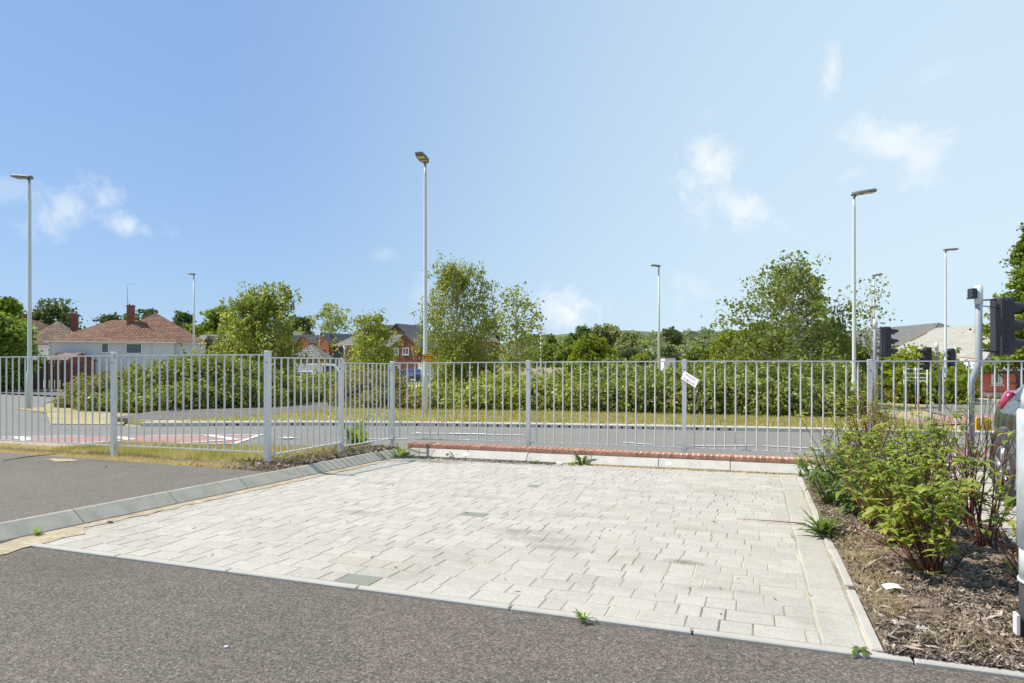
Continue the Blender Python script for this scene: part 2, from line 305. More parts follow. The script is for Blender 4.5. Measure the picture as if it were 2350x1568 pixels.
l_lweed=leafmat('bright_weed_leaves',[(.13,.19,.02),(.22,.30,.03),(.34,.42,.05)],.4,.4,6,.4)
l_grass=leafmat('grass_blades',[(.15,.17,.04),(.27,.27,.08),(.45,.39,.17),(.58,.48,.27),(.64,.54,.33)],.3,.7,1.3,.1)
l_straw=leafmat('straw_blades',[(.35,.25,.12),(.50,.38,.21),(.62,.50,.30),(.70,.60,.40)],.25,.6,5)
l_chip=leafmat('bark_chips',[(.04,.028,.02),(.10,.07,.05),(.26,.20,.15),(.46,.38,.29),(.68,.60,.48)],0,.9,7)
m_bark=mat('tree_bark',(.16,.13,.10),.9,var=.3,vscale=5); m_birchbark=mat('birch_bark',(.55,.52,.47),.8,var=.45,vscale=5)
m_twig_shade=mat('twig_shade_core',(.055,.05,.028),.95,var=.4,vscale=3); m_stem=mat('red_stem',(.26,.075,.04),.55,var=.4,vscale=9,objvar=.2); m_stemd=mat('dark_stem',(.09,.04,.03),.6,var=.4,vscale=9)  # first one: dark twigs, with shade between leaves put into the colour
m_flower=mat('yellow_petals',(.85,.62,.03),.6,var=.15,vscale=60); m_stemg=mat('green_stem',(.14,.20,.06),.6,var=.2)
# ------------------------------------------------------------------ draped sheets
def sheet(name,poly,mt,dz,thick=0,parent=None,cuts=(30,45,60),kind='structure',label=None):
    bm=bmesh.new(); vs=[bm.verts.new((x,y,0)) for x,y in poly]
    for t_ in tessellate_polygon([[Vector((x,y,0)) for x,y in poly]]):
        try: bm.faces.new([vs[i] for i in t_])
        except ValueError: pass
    for yc in cuts: bmesh.ops.bisect_plane(bm,geom=bm.verts[:]+bm.edges[:]+bm.faces[:],plane_co=(0,yc,0),plane_no=(0,1,0))
    if thick:
        r=bmesh.ops.extrude_face_region(bm,geom=bm.faces[:]); 
        for e in r['geom']:
            if isinstance(e,bmesh.types.BMVert): e.co.z+=thick
        for v in bm.verts: v.co.z=v.co.z-thick
    for v in bm.verts: v.co.z+=G(v.co.y)+dz
    bmesh.ops.recalc_face_normals(bm,faces=bm.faces)
    if not thick:
        for f in bm.faces:
            if f.normal.z<0: f.normal_flip()
    A_=abs(sum(poly[i][0]*poly[(i+1)%len(poly)][1]-poly[(i+1)%len(poly)][0]*poly[i][1] for i in range(len(poly))))/2
    B_=sum(f.calc_area() for f in bm.faces if abs(f.normal.z)>.9)/(2 if thick else 1)
    if abs(A_-B_)>.02*A_+.01: print('OVERLAP',name,A_,B_)
    me=bpy.data.meshes.new(name); bm.to_mesh(me); bm.free(); me.materials.append(mt)
    o=link(name,me,parent)
    if parent is None: tag(o,label,kind=kind)
    return o
def pix(*pts): return [tuple(GP(*p)[:2]) for p in pts]
def r1(x,y): return (x/2.611/1.26596,(800+y/2.611)/1.26596)      # notes taken on enlarged crops
def z4(x,y): return (x/4.7/1.26596,(1180+y/4.7)/1.26596)
sheet('ground',[(-1200,-60),(1200,-60),(1200,1600),(-1200,1600)],m_dry,-.03,cuts=(30,60))
sheet('car_park_asphalt',[(-40,-30),(40,-30),(40,3.265),(-40,3.265)],m_asph,0)
FOOT=[(-40,-20),(-5.15,-20),(-5.15,6.25),(-6.3,6.28),(-9.8,6.38),(-14,6.5),(-40,7)]
fw=sheet('footway_asphalt',FOOT,m_foot,.113,thick=.12)
sheet('verge_soil',[(-5.15,6.25),(-6.3,6.28),(-9.8,6.38),(-14,6.5),(-24,6.8),(-24,3.0),(-24,7.2),(-13.2,7.35),(-9.5,8.1),(-6.6,8.75),(-5.1,9.2),(-4.8,9.2),(-5.12,8.4)][:5]+[(-24,7.2),(-13.2,7.35),(-9.5,8.0),(-6.6,8.7),(-5.3,9.3),(-5.0,9.2),(-5.12,8.4)],m_straw,.085,thick=.13)
farL=[(-40,-1),(-22,6.2),(-15.4,10.3),(-13.9,11.1),(-13.2,12.1),(-10.4,13.8),(-7.6,15.0),(-4.7,15.85),(-.6,16.8),(1.6,17.25),(5,17.9),(9,18.6),(30,21),(80,26)]
road=[(-40,-9),(-22,3.0),(-15,6.2),(-12,7.4),(-9,8.0),(-6.3,8.6),(-3,9.1),(0,9.2),(2.6,9.3),(10,9.6),(30,11),(80,16)]
sheet('road',road+farL[::-1],m_road,0.0)
sheet('side_road',[(-22,6.0),(-60,14),(-60,32),(-33,24.6),(-27,19.2),(-20,14.2),(-14.6,12.0),(-13.3,11.7),(-13.9,11.1),(-15.4,10.3)],m_road,-.004)
sheet('side_street_pavement',[(-60,32.4),(-60,37),(-30,33),(-18,36),(-16.5,34),(-25,28),(-33,24.9)],m_foot,.05)
sheet('junction_road',[(4.2,17.7),(6,24),(6.5,32),(9,42),(17,45),(14,32),(12,25),(11,18.9)],m_road,.006)
sheet('crossing_red_surface',[(3.2,21.5),(6.5,27.5),(9,30),(8.4,27),(6.8,24.2),(4.5,21.0)],m_red,.012)
sheet('crossing_red_surface',[(2.9,12.6),(3.4,14.0),(6,14.6),(6,12.9)],m_red,.008)
vg=sheet('far_verge',[(-13.2,12.1),(-10.4,13.8),(-7.6,15.0),(-4.7,15.85),(-.6,16.8),(1.6,17.25),(3.6,17.6),(4.0,21),(2,23),(-20,24),(-17.6,17.2),(-15.3,12.8)],m_dry,.10,thick=.12)
sheet('verge_island',[(-20.4,14.6),(-15.8,11.4),(-14.2,12.0),(-16.5,14.2),(-19,19),(-24,22),(-24,16)],m_dry,.009)
sheet('far_footpath',[(-15.3,12.6),(-13.6,12.6),(-12.6,14.6),(-13.4,19.5),(-11,26),(-16,26),(-17.7,18.5),(-17.0,15.4)],m_foot,.112,thick=.13)
RED=[z4(0,425),z4(2350,405),r1(1980,1212),r1(1770,1280),z4(1500,535),z4(940,552),z4(300,560),z4(0,570)]
sheet('red_road_surface',[tuple(GP(*p)[:2]) for p in RED],m_red,.005)
def stripe(a,b,w=.1,dz=.011,name='road_marking'):
    A=GP(*a);B=GP(*b); d=(B-A); d.z=0; n=Vector((-d.y,d.x,0)).normalized()*w/2
    sheet(name,[tuple((A+n)[:2]),tuple((B+n)[:2]),tuple((B-n)[:2]),tuple((A-n)[:2])],m_white,dz)
def gz1(x,y): return ((800+x/2.611)/1.26596,(700+y/2.611)/1.26596)
def gz3(x,y): return ((1600+x/2.611)/1.26596,(800+y/2.611)/1.26596)
k_=.0
for i,(a,b,w) in enumerate([(z4(0,425),z4(1150,415),.1),(z4(2010,408),r1(1980,1212),.1),(r1(1985,1210),r1(1770,1282),.1),(r1(1770,1282),z4(1160,540),.1),(z4(970,525),z4(1650,480),.14),(z4(1590,428),z4(1790,466),.2),(z4(0,500),z4(400,473),.14),(z4(240,430),z4(380,470),.22),
  (r1(1340,1280),r1(1850,1247),.14),(r1(1560,1215),r1(1770,1248),.2),(gz1(470,1503),gz1(1000,1508),.08),(gz1(1060,1508),gz1(1480,1514),.08),(gz3(550,1273),gz3(770,1290),.08),(gz3(1070,1297),gz3(1540,1297),.08),(gz3(1610,1299),gz3(2050,1322),.08),
  (gz1(1030,1466),gz1(1350,1466),.1),(gz1(1330,1467),gz1(1600,1472),.22),(gz1(1580,1473),gz1(1890,1480),.1),(gz1(60,1504),gz1(130,1497),.3),((853,1029),(902,1029),.08),(r1(2150,1242),r1(2215,1240),.25),(gz1(1060,1462),gz1(1100,1460),.1)]):
    stripe(a,b,w,dz=.010+.0006*i)
# far kerb: stones with drainage slots
kr=empty('far_kerb_line'); tag(kr,kind='structure')
def polyline_walk(pts,step):
    out=[]; pts=[Vector((x,y,0)) for x,y in pts]; pos=0; 
    for a,b in zip(pts[:-1],pts[1:]):
        L=(b-a).length; t=pos
        while t<L: out.append((a+(b-a)*t/L,math.atan2((b-a).y,(b-a).x))); t+=step
        pos=t-L
    return out
kp=[(-13.25,12.0),(-12.2,12.65),(-10.4,13.76),(-7.6,14.96),(-4.7,15.8),(-.6,16.75),(1.6,17.2),(4,17.65),(6.0,18.0)]
kb=MB(); kb.bbox(0,0,0,.49,.15,.26,.02); kme=kb.mesh('kerb_stone',m_farkerb)
hb=MB(); hb.tube([(0,-.079,0),(0,-.05,0)],.028,8); hme=hb.mesh('drain_slot',m_hole)
for i,(p,a) in enumerate(polyline_walk(kp,.5)):
    z=G(p.y); o=link('kerb_stone',kme,kr,(p.x,p.y,z-.03),(0,0,a))
    if p.x<-.3 and p.x>-12.3:
        for q in (-.125,.125):
            if random.random()<.9: link('drain_slot',hme,o,(q,0,.065))
# bricks, kerbs, paving ------------------------------------------------------
KF=lambda u: 8.97+(u+4.64)*.045      # foot of the back kerb
KA=math.atan(.045)
bk=empty('back_kerb'); tag(bk,kind='structure')
def kerbmesh(L,w=.15,h=.125,name='kerb_stone',mt=None):
    b=MB(); prof=[(0,-.1),(0,.03),(.112,h-.012),(.124,h-.003),(w,h),(w,-.1)]   # x = into the stone
    b.prism([(x,z) for x,z in prof],-L/2+.003,L/2-.003); return b.mesh(name,mt or m_kerb)
km=kerbmesh(.912)
u=-4.88+.45; n=0
while u<7.5:
    link('kerb_stone',km,bk,(u,KF(u),G(KF(u))+.002*math.sin(n*2.1)),(0,0,R(90)+KA)); 
    u+=.915; n+=1
kb_=MB(); kb_.box(1.4,KF(1.4)+.09,G(9.2)-.03,12.4,.06,.12,KA); kb_.build('kerb_bedding',m_mortar,bk)
lk=empty('side_kerb'); tag(lk,kind='structure')
km2=kerbmesh(.912,mt=m_kerbL); v=-3.0
while v<8.3:
    link('kerb_stone',km2,lk,(-4.975,v,G(v)),(R(1.4),0,R(180))); v+=.915
cnr=MB()
for a0,a1 in ((180,207),(153,180),(126,153),(99,126)):
    pass
for i in range(4):   # quarter-radius corner stones
    a=R(180-11-22.5*i); 
    b=MB(); prof=[(0,-.1),(0,.03),(.112,.113),(.124,.122),(.15,.125),(.15,-.1)]
    vs=[];cx_,cy_,rr=-4.50,8.50,.475
    for q in (-10.9,10.9):
        aa=a+R(q)
        for x,z in prof: vs.append((cx_+(rr+x)*math.cos(aa),cy_+(rr+x)*math.sin(aa),G(8.8)+z))
    n_=6; b.add(vs,[tuple(range(n_)),tuple(range(2*n_-1,n_-1,-1))]+[(j,j+n_,(j+1)%n_+n_,(j+1)%n_) for j in range(n_)]); b.build('kerb_stone',m_kerbL,lk)
bw=empty('brick_coping'); tag(bw,kind='structure')
bb=MB(); bb.bbox(0,0,0,.061,.215,.1,.005); bme=bb.mesh('brick',m_brick)
u=-4.95
while u<2.15:
    vv=KF(u)+.265; link('brick',bme,bw,(u,vv,G(vv)+.145+random.uniform(-.004,.004)),(random.uniform(-.015,.015),0,KA+random.uniform(-.02,.02))); u+=.0775+random.uniform(-.001,.001)
mb=MB(); L=7.2; mb.box(-1.4,KF(-1.4)+.27,G(9.35)+.086,L,.205,.2,KA); mb.build('mortar_bed',m_mortar,bw)
for o in bw.children if hasattr(bw,'children') else []: pass
# parking bay pavers
bay=empty('parking_bay'); tag(bay,kind='structure')
sheet('joint_sand',[(-5.0,3.3),(.5,3.3),(.5,9.3),(-5.0,9.0)],m_joint,.0092,parent=bay)
def pmesh(L,D,mt,nm='paver'):
    b=MB(); b.bbox(0,0,-.03,L-.005,D-.005,.06,.004); return b.mesh(nm,mt)
pm={}; 
for L in (.12,.16,.24): pm[L]=pmesh(L*.97,.166,m_pav); pm[('g',L)]=pmesh(L*.97,.166,m_pavg); pm[('p',L)]=pmesh(L*.97,.166,m_pavp)
greens=[GP(1110,1186),GP(828,1331),GP(1229,1118),GP(300,1187)]; pinks=[GP(840,1295),GP(780,1320),GP(1590,1215),GP(905,1297)]
pav=[]; row=0; v=3.335
tilt=Matrix.Rotation(-math.atan(S),4,'X')
while v<9.15:
    u=-5.02+random.uniform(-.1,0)
    while u<.275:
        L=random.choice((.24,.24,.16,.16,.12,.24)) 
        l=L*.97
        if u+l>.275: l=.275-u
        pav.append((u+l/2,v+.083,L,l)); u+=l
    v+=.166; row+=1
pav=[p for p in pav if p[3]>.05 and p[0]-p[3]/2>-4.985 or p[3]<=.05 and False or (p[0]-p[3]/2<=-4.985 and p[0]>-4.97)]
def near(p): return p[0]**2+p[1]**2*1.6 if True else 0
def in_view(p):
    d=-p[0]*s+p[1]*c; return d>0 and abs((p[0]*c+p[1]*s)/d)<.8
pav.sort(key=lambda p:(not in_view(p),near(p)))
joined=MB()
tx=-math.atan(S)
for i,(x,y,L,l) in enumerate(pav):
    z=G(y)+.012+random.uniform(-.0012,.0012)
    kx='' 
    if any(abs(x-g.x)<L/2 and abs(y-g.y)<.083 for g in greens): kx='g'
    elif any(abs(x-g.x)<L/2 and abs(y-g.y)<.083 for g in pinks): kx='p'
    if i<270 or kx:
        me=pm[(kx,L)] if kx else pm[L]
        o=link('paver',me,bay,(x,y,z),(tx+random.uniform(-.003,.003),random.uniform(-.004,.004),random.uniform(-.006,.006)))
        o.scale=(l/(L*.97),1,1)
    else:
        M=Matrix.Translation((x,y,z))@Matrix.Rotation(random.uniform(-.004,.004),4,'Z')@tilt
        joined.bbox(0,0,-.03,l-random.uniform(.002,.006),.1622,.06,.004,M=M)
jo=joined.build('small_pavers',m_pav,bay); jo['kind']='stuff'
sold=MB(); sold.bbox(0,0,-.03,.182,.445,.06,.005); sm_=sold.mesh('border_slab',m_pav); v=3.34
while v<9.2: link('border_slab',sm_,bay,(.375,v+.225,G(v+.225)+.014),(tx,0,0)); v+=.45
ed=MB(); ed.bbox(0,0,-.05,.905,.055,.1,.006); em=ed.mesh('edging_strip',m_edge)
u=-4.85
while u<7: link('edging_strip',em,bay,(u+.45,3.30,G(3.3)+.014),(tx,0,random.uniform(-.002,.002))); u+=.915
em2=MB(); em2.bbox(0,0,-.05,.05,.905,.1,.006); em2=em2.mesh('edging_strip',m_edge); v=3.34
for i in range(6): link('edging_strip',em2,bay,(.505+(.006 if i==1 else 0),v+.455,G(v+.455)+.02),(tx,0,0)); v+=.93 if i!=0 else 1.0
for i in range(6): link('edging_strip',em2,bay,(1.80,3.34+.455+i*.93,G(3.8+i*.93)+.02),(tx,0,0))
bay2=empty('neighbouring_bay'); tag(bay2,kind='structure')
sheet('joint_sand',[(1.83,3.3),(7.5,3.3),(7.5,9.55),(1.83,9.2)],m_joint,.0092,parent=bay2)
j2=MB(); v=3.335
while v<9.2:
    u=1.83
    while u<5.4:
        L=random.choice((.24,.16,.12,.24)); j2.bbox(0,0,-.03,L-.005,.161,.06,.004,M=Matrix.Translation((u+L/2,v+.083,G(v)+.012))@tilt); u+=L
    v+=.166
o=j2.build('small_pavers',m_pav,bay2); o['kind']='stuff'
# ------------------------------------------------------------------ railing
def post_mesh(h,w=.06): 
    b=MB(); b.bbox(0,0,h/2,w,w,h,.004); return b.mesh('post',m_galv)
fence=empty('pedestrian_railing'); tag(fence,'galvanised steel railing of vertical bars running round the paved bay','railing')
LP=[(-13.0,6.66,1.26),(-10.56,6.69,1.275),(-8.11,6.72,1.291),(-5.66,6.81,1.29),(-5.60,8.29,1.25),(-5.53,9.62,1.19),(-3.22,9.64,1.195),(-.94,9.67,1.207),(1.37,9.69,1.21),(3.68,9.72,1.21),(6.0,9.75,1.21)]
panels=[(0,1,18,1.255,1.262),(1,2,18,1.270,1.285),(2,3,18,1.288,1.290),(3,4,11,1.253,1.250),(4,5,11,1.190,1.170),(5,6,16,1.184,1.198),(6,7,16,1.198,1.210),(7,8,16,1.210,1.210),(8,9,16,1.210,1.210),(9,10,16,1.21,1.21)]
tops={3:1.338,2:1.335,4:1.25,5:1.21,7:1.235,8:1.235,6:1.225}
for i,(x,y,zt) in enumerate(LP):
    top=tops.get(i,zt+.03); g=G(y)-.12
    a=0 if i not in(4,) else .0
    o=link('post',post_mesh(top-g,.065 if i in(3,) else .058),fence,(x,y,g),(0,0,.06 if i<4 else .02))
    bo=MB(); bo.tube([(0,-.034,top-g-.14),(0,-.028,top-g-.14)],.009,8); bo.tube([(0,-.034,.2),(0,-.028,.2)],.009,8); bo.build('bolt',m_black,o)
for a,b,n,z0,z1 in panels:
    A=Vector((LP[a][0],LP[a][1],z0)); B=Vector((LP[b][0],LP[b][1],z1)); d=(B-A); dh=Vector((d.x,d.y,0)).normalized(); PH=1.204 if (a not in (3,4)) else 1.204
    ang=math.atan2(dh.y,dh.x)
    pe=empty('panel',(0,0,0)); pe.parent=fence
    A2=A+dh*.035;B2=B-dh*.035
    Mx=lambda z:None
    for zz,(w,h) in ((0,(.03,.016)),(-PH,(.034,.014))):
        p0=A2+Vector((0,0,zz)); p1=B2+Vector((0,0,zz)); nrm=Vector((-dh.y,dh.x,0))*w/2; up=Vector((0,0,h/2))
        vs=[p0-nrm-up,p0+nrm-up,p0+nrm+up,p0-nrm+up,p1-nrm-up,p1+nrm-up,p1+nrm+up,p1-nrm+up]
        rl=MB(); rl.add(vs,[(0,1,2,3),(7,6,5,4),(0,4,5,1),(1,5,6,2),(2,6,7,3),(3,7,4,0)])
        for q in (p0,p1): rl.box(q.x,q.y,q.z-.02,.006,.03,.05,ang)   # fixing lugs
        rl.build('rail',m_galv,pe)
    bm_=MB(); bm_.tube([(0,0,.004),(0,0,PH-.004)],.0105,8,cap=False); bmm=bm_.mesh('bar',m_galv)
    for k in range(n):
        t=(k+1)/(n+1); q=A+(B-A)*t; link('bar',bmm,pe,(q.x,q.y,q.z-PH),(0,0,random.random()))
# tilted notice cable-tied to a post
sg=empty('notice_board',(-.94+.085,9.67-.10,1.2-40/F*9.2)); sg.rotation_euler=(R(84),R(27),-.55)
tag(sg,'small faded red and white notice hanging tilted on a railing post','sign')
b=MB(); b.bbox(0,0,0,.27,.12,.004,.001); b.build('board',m_signw,sg)
def dashes(par,x0,x1,y,h,n,mt,z=.0045,gap=.3):
    b=MB(); L=(x1-x0)/n
    for i in range(n):
        if random.random()<.88: b.box(x0+L*(i+.5),y,z,L*(1-gap),h*random.uniform(.6,1),.001)
    b.build('lettering',mt,par)
dashes(sg,-.095,.10,.028,.012,14,m_grey); dashes(sg,-.1,.1,-.03,.014,15,m_pink); dashes(sg,-.1,-.07,.035,.008,2,m_pink)
b=MB(); b.box(-.02,-.032,.005,.022,.020,.001); b.build('lettering',m_dpink,sg)
b=MB(); b.box(.085,-.03,.005,.004,.016,.001); b.box(.01,-.033,.005,.004,.008,.001); b.build('lettering',m_ink,sg)
# kerb badges
for (X,Y,lab,tx_) in ((1548,1063,'white oval badge marked 400 on the back kerb near the notice post','400'),(1105,1045.5,'plain white oval badge on the back kerb nearest the corner',None)):
    q=GP(X,Y); uu=q.x
    e=empty('kerb_badge',(uu,KF(uu)+.058,G(KF(uu))+.0745)); e.rotation_euler=(R(36.5),0,KA); tag(e,lab,'badge')
    b=MB(); b.tube([(0,0,0),(0,0,.003)],.048,20,smooth=False); o=b.build('disc',m_signw,e); o.scale=(1,.72,1)
    if tx_: text('lettering',tx_,.032,m_grey,e,(0,0,.0035),(0,0,0),.0003)
# ------------------------------------------------------------------ lamp posts
def lamp(X,d,topY,yaw,label,mt,head=.62,grp='street lamps along the road',r0=.085,r1=.045,door=True,hw=.3):
    q=P(X,831,d); zg=G(q.y)+(.1 if d<24 else 0); zt=H+(HYP-topY)/F*d; e=empty('street_lamp',(q.x,q.y,zg),yaw); tag(e,label,'street lamp',grp)
    h=zt-zg; b=MB()
    if door: b.tube([(0,0,0),(0,0,1.1),(0,0,1.14),(0,0,1.2),(0,0,h-.45),(0,0,h-.43),(0,0,h-.14)],[r0,r0,r0*.9,r1+.015,r1,r1*.9,r1*.75],12)
    else: b.tube([(0,0,0),(0,0,h-.12)],[r0,r1],8)
    b.build('column',mt,e)
    b=MB(); b.tube([(0,0,h-.42),(0,0,h-.14),(.05,0,h-.06)],[r1*.8,r1*.78,r1*.7],10); b.build('spigot',m_lhead,e)
    pts=[(-.09,.05),(-.04,.10),(.12,.5*hw),(head*.6,.5*hw),(head,.38*hw)]; t0=[];t1=[]
    ring=[(x,-y) for x,y in pts]+[(x,y) for x,y in reversed(pts)]
    b=MB(); n=len(ring); tilt_=.10
    vs=[(x,y,h-.06+x*tilt_) for x,y in ring]+[(x,y,h-.01+x*tilt_) for x,y in ring]+[(x*.92,y*.6,h+.035+x*tilt_*.8) for x,y in ring]
    fs=[tuple(reversed(range(n))),tuple(range(2*n,3*n))]+[(i,(i+1)%n,(i+1)%n+n,i+n) for i in range(n)]+[(i+n,(i+1)%n+n,(i+1)%n+2*n,i+2*n) for i in range(n)]
    b.add(vs,fs); hd=b.build('lantern',m_lhead,e)
    b=MB(); b.box(head*.58,0,h-.064+head*.58*tilt_,head*.5,hw*.7,.012); b.box(head*.17,0,h-.064+head*.17*tilt_,head*.2,hw*.6,.012); b.build('lens',m_lens,hd)
    return e
lamp(68,21.4,406,TH+R(172),'tall cream street lamp at far left with lantern turned left',m_lampp,head=.58)
lamp(976,20.0,368,TH+R(-100),'tall cream street lamp carrying an orange sign behind the low hedge',m_lampp)
lamp(1960,21.0,444,TH+R(-25+0),'tall cream street lamp standing just behind the shrubs at right',m_lampp)
lamp(445,43,629,TH+R(170),'distant thin street lamp in front of the shaded white house',m_lampp,door=False,r0=.08,hw=.3,head=.35)
lamp(1512,39,610,TH+R(185),'thin street lamp alone against the sky above the distant woodland',m_lampp,door=False,r0=.09,head=.45)
lamp(2005,40,632,TH+R(-60),'grey street lamp rising behind the sparse tree and signals',m_galv,door=False,r0=.1,head=.5)
lamp(2170,33,573,TH+R(8),'white street lamp in front of the sheet-roofed sheds with lantern turned right',m_lampw,door=True,r0=.1,head=.62)
e=empty('slim_white_column',P(1241,831,55)-Vector((0,0,2.4))); tag(e,'short slim white column on the grass before the woodland, right of the birches','lamp post')
b=MB(); b.tube([(0,0,0),(0,0,4.75)],.055,8); b.build('column',m_lampw,e); b=MB(); b.box(.0,0,4.8,.3,.14,.08); b.build('lantern',m_lhead,e)
# orange sign on second lamp
q=P(982.5,821,19.86); e=empty('orange_sign',q,TH); tag(e,'orange rectangular sign lettered A and B strapped to the middle lamp post','sign')
b=MB(); b.bbox(0,0,0,.27,.205,.012,.002,M=Matrix.Rotation(R(90),4,'X')); b.build('plate',m_orange,e)
fr=MB(); 
for x,z,w,h in ((0,.099,.275,.008),(0,-.099,.275,.008),(-.134,0,.008,.2),(.134,0,.008,.2)): fr.box(x,-.004,z,w,.012,h)
fr.build('border',m_brown,e)
text('lettering','A',.11,m_ink,e,(-.105,-.009,.0),(R(90),0,0)); text('lettering','B',.12,m_ink,e,(.105,-.009,.0),(R(90),0,0))
b=MB()
for i in range(8): b.box(-.062+i*.0175,-.008,.03,.012,.002,random.uniform(.018,.032))
for i in range(3): b.box(-.022+i*.022,-.008,-.035,.014,.002,.034)
b.build('lettering',m_brown,e)
# ------------------------------------------------------------------ traffic signals
def signal(X,d,topY,headX,headTopY,dirx,label,crank=None,hs=.9,box=None,detail=True,parts=3):
    q=P(X,831,d); zg=G(q.y); e=empty('traffic_signal',(q.x,q.y,zg),TH); tag(e,label,'traffic light','traffic signals at the junction')
    h=H+(HYP-topY)/F*d-zg; b=MB()
    if crank: 
        x0,zb,zt_=crank; b.tube([(x0,0,0),(x0,0,zb-.04),(x0*.92,0,zb+.02),(x0*.08,0,zt_-.02),(0,0,zt_+.04),(0,0,h)],.050,12)
    else: b.tube([(0,0,0),(0,0,h)],.052,12)
    b.build('pole',m_pole,e)
    b=MB(); b.tube([(0,0,h-.28),(0,0,h+.01)],.0595,12); b.build('pole_cap',m_lampw,e)
    hx=(headX-X)/F*d; hz=H+(HYP-headTopY)/F*d-zg-hs/2
    hd=MB(); hd.bbox(hx,0,hz,.19,.30,hs,.02) if not detail else hd.bbox(hx,0,hz,.20,.26,hs,.03)
    hb_=hd.build('housing',m_black,e)
    for k in range(3):
        zc=hz+hs*(.32-.32*k); xx=hx+dirx*.1
        v_=MB(); n=10; vs=[];fs=[]
        for a in range(n+1):
            an=math.pi*(-.18+1.36*a/n); yy,zz=math.cos(an)*.115,math.sin(an)*.115
            L=.24 if .15<a/n<.85 else .12
            vs+=[(xx,yy,zc+zz),(xx+dirx*L,yy*.95,zc+zz*.9-.02),(xx,yy*.93,zc+zz*.93),(xx+dirx*L,yy*.88,zc+zz*.84-.02)]
        for a in range(n): fs+=[(4*a,4*a+1,4*a+5,4*a+4),(4*a+2,4*a+6,4*a+7,4*a+3),(4*a+1,4*a+3,4*a+7,4*a+5)]
        v_.add(vs,fs,True); vo=v_.build('visor',m_black,hb_)
        l_=MB(); l_.tube([(xx-dirx*.005,0,zc),(xx+dirx*.012,0,zc)],.1,14); l_.build('lens',m_dark,hb_)
        if detail:
            g=MB()
            for r_ in (-.09,0,.09): g.tube([(hx-.02,-.135,zc+r_),(hx-.02,-.129,zc+r_)],.033,10)
            g.build('rib',m_blackp,hb_)
            if k<2: g=MB(); g.box(hx-.0,-.131,zc-hs*.16,.16,.006,.012); g.build('seam',m_blackp,hb_)
    br=MB(); br.tube([(0,0,hz+hs*.45),(hx,0,hz+hs*.47)],.012,6); br.tube([(0,0,hz-hs*.42),(hx,0,hz-hs*.46)],.012,6); br.tube([(0,0,hz+hs*.36),(hx*.5,-.05,hz+hs*.33),(hx,-.12,hz+hs*.25)],.008,6); br.build('bracket',m_blackp,e)
    if box:
        bx,by=box; b=MB(); b.bbox((bx-X)/F*d,-.0,H+(HYP-by)/F*d-zg,.15,.15,.19,.02); b.build('push_button_box',m_yellow,e)
    return e
tl1=signal(2246,10.6,657,2300,683,1,'nearest traffic light with big black head above the parked car',crank=(-.12,1.2,1.48),box=(2255,973))
b=MB(); b.bbox(-.09,0,3.0,.1,.12,.2,.01); b.box(-.13,-.02,2.92,.08,.1,.02)
zg=G(P(2246,831,10.6).y); 
b=MB(); b.bbox(-.10,0,H+(831-674)/F*10.6-zg,.075,.12,.16,.01); b.box(-.13,0,H+(831-685)/F*10.6-zg,.06,.1,.02); b.build('detector',m_black,tl1)
signal(2008,20.,733,2032,750,1,'black traffic light left of the sheds beside the cream lamp post',crank=(.03,1.5,1.9),box=None)
signal(2150,27,787,2128,797,-1,'traffic light facing left in front of the ivy bank',crank=(.12,1.4,2.0),detail=True,box=None)
signal(2193,34,797,2183,800,-1,'traffic light just right of the white lamp post with visors to the left',detail=False)
signal(1910,31,786,1889,799,-1,'traffic light before the big poplar facing left',detail=False)
signal(2015,36,800,1992,806,-1,'partly hidden traffic light behind the cream lamp post',detail=False)
e=empty('round_sign',P(951/1,831,60)-Vector((0,0,2.3)),TH); tag(e,'round sign with red border on post beside the pale garage','road sign')
e.location=P(747,831,60)-Vector((0,0,2.3))
b=MB(); b.tube([(0,0,0),(0,0,1.9)],.04,8); b.build('post',m_lampw,e)
b=MB(); b.tube([(0,-.03,1.95),(0,-.045,1.95)],.34,20,smooth=False); b.build('red_disc',mat('sign_red',(.55,.09,.08),.5,var=.05),e)
b=MB(); b.tube([(0,-.04,1.95),(0,-.052,1.95)],.25,20,smooth=False); b.build('white_disc',m_signw,e)
b=MB(); b.box(0,-.054,1.98,.26,.004,.09); b.build('lettering',m_ink,e)
for X,ty,lab in ((668,797,'slim post with dark back-facing signal head left of the pale garage'),(786,797,'slim white post with dark signal head right of the orange brick house')):
    q=P(X,831,48); zg=G(q.y); e=empty('signal_post',(q.x,q.y,zg),TH); tag(e,lab,'signal post'); h=H+(831-ty)/F*48-zg
    b=MB(); b.tube([(0.12,0,0),(.12,0,h+.1)],.06,8); b.build('post',m_lampw,e); b=MB(); b.bbox(-.1,0,h-.45,.28,.25,1.0,.03); b.build('signal_head',m_black,e)
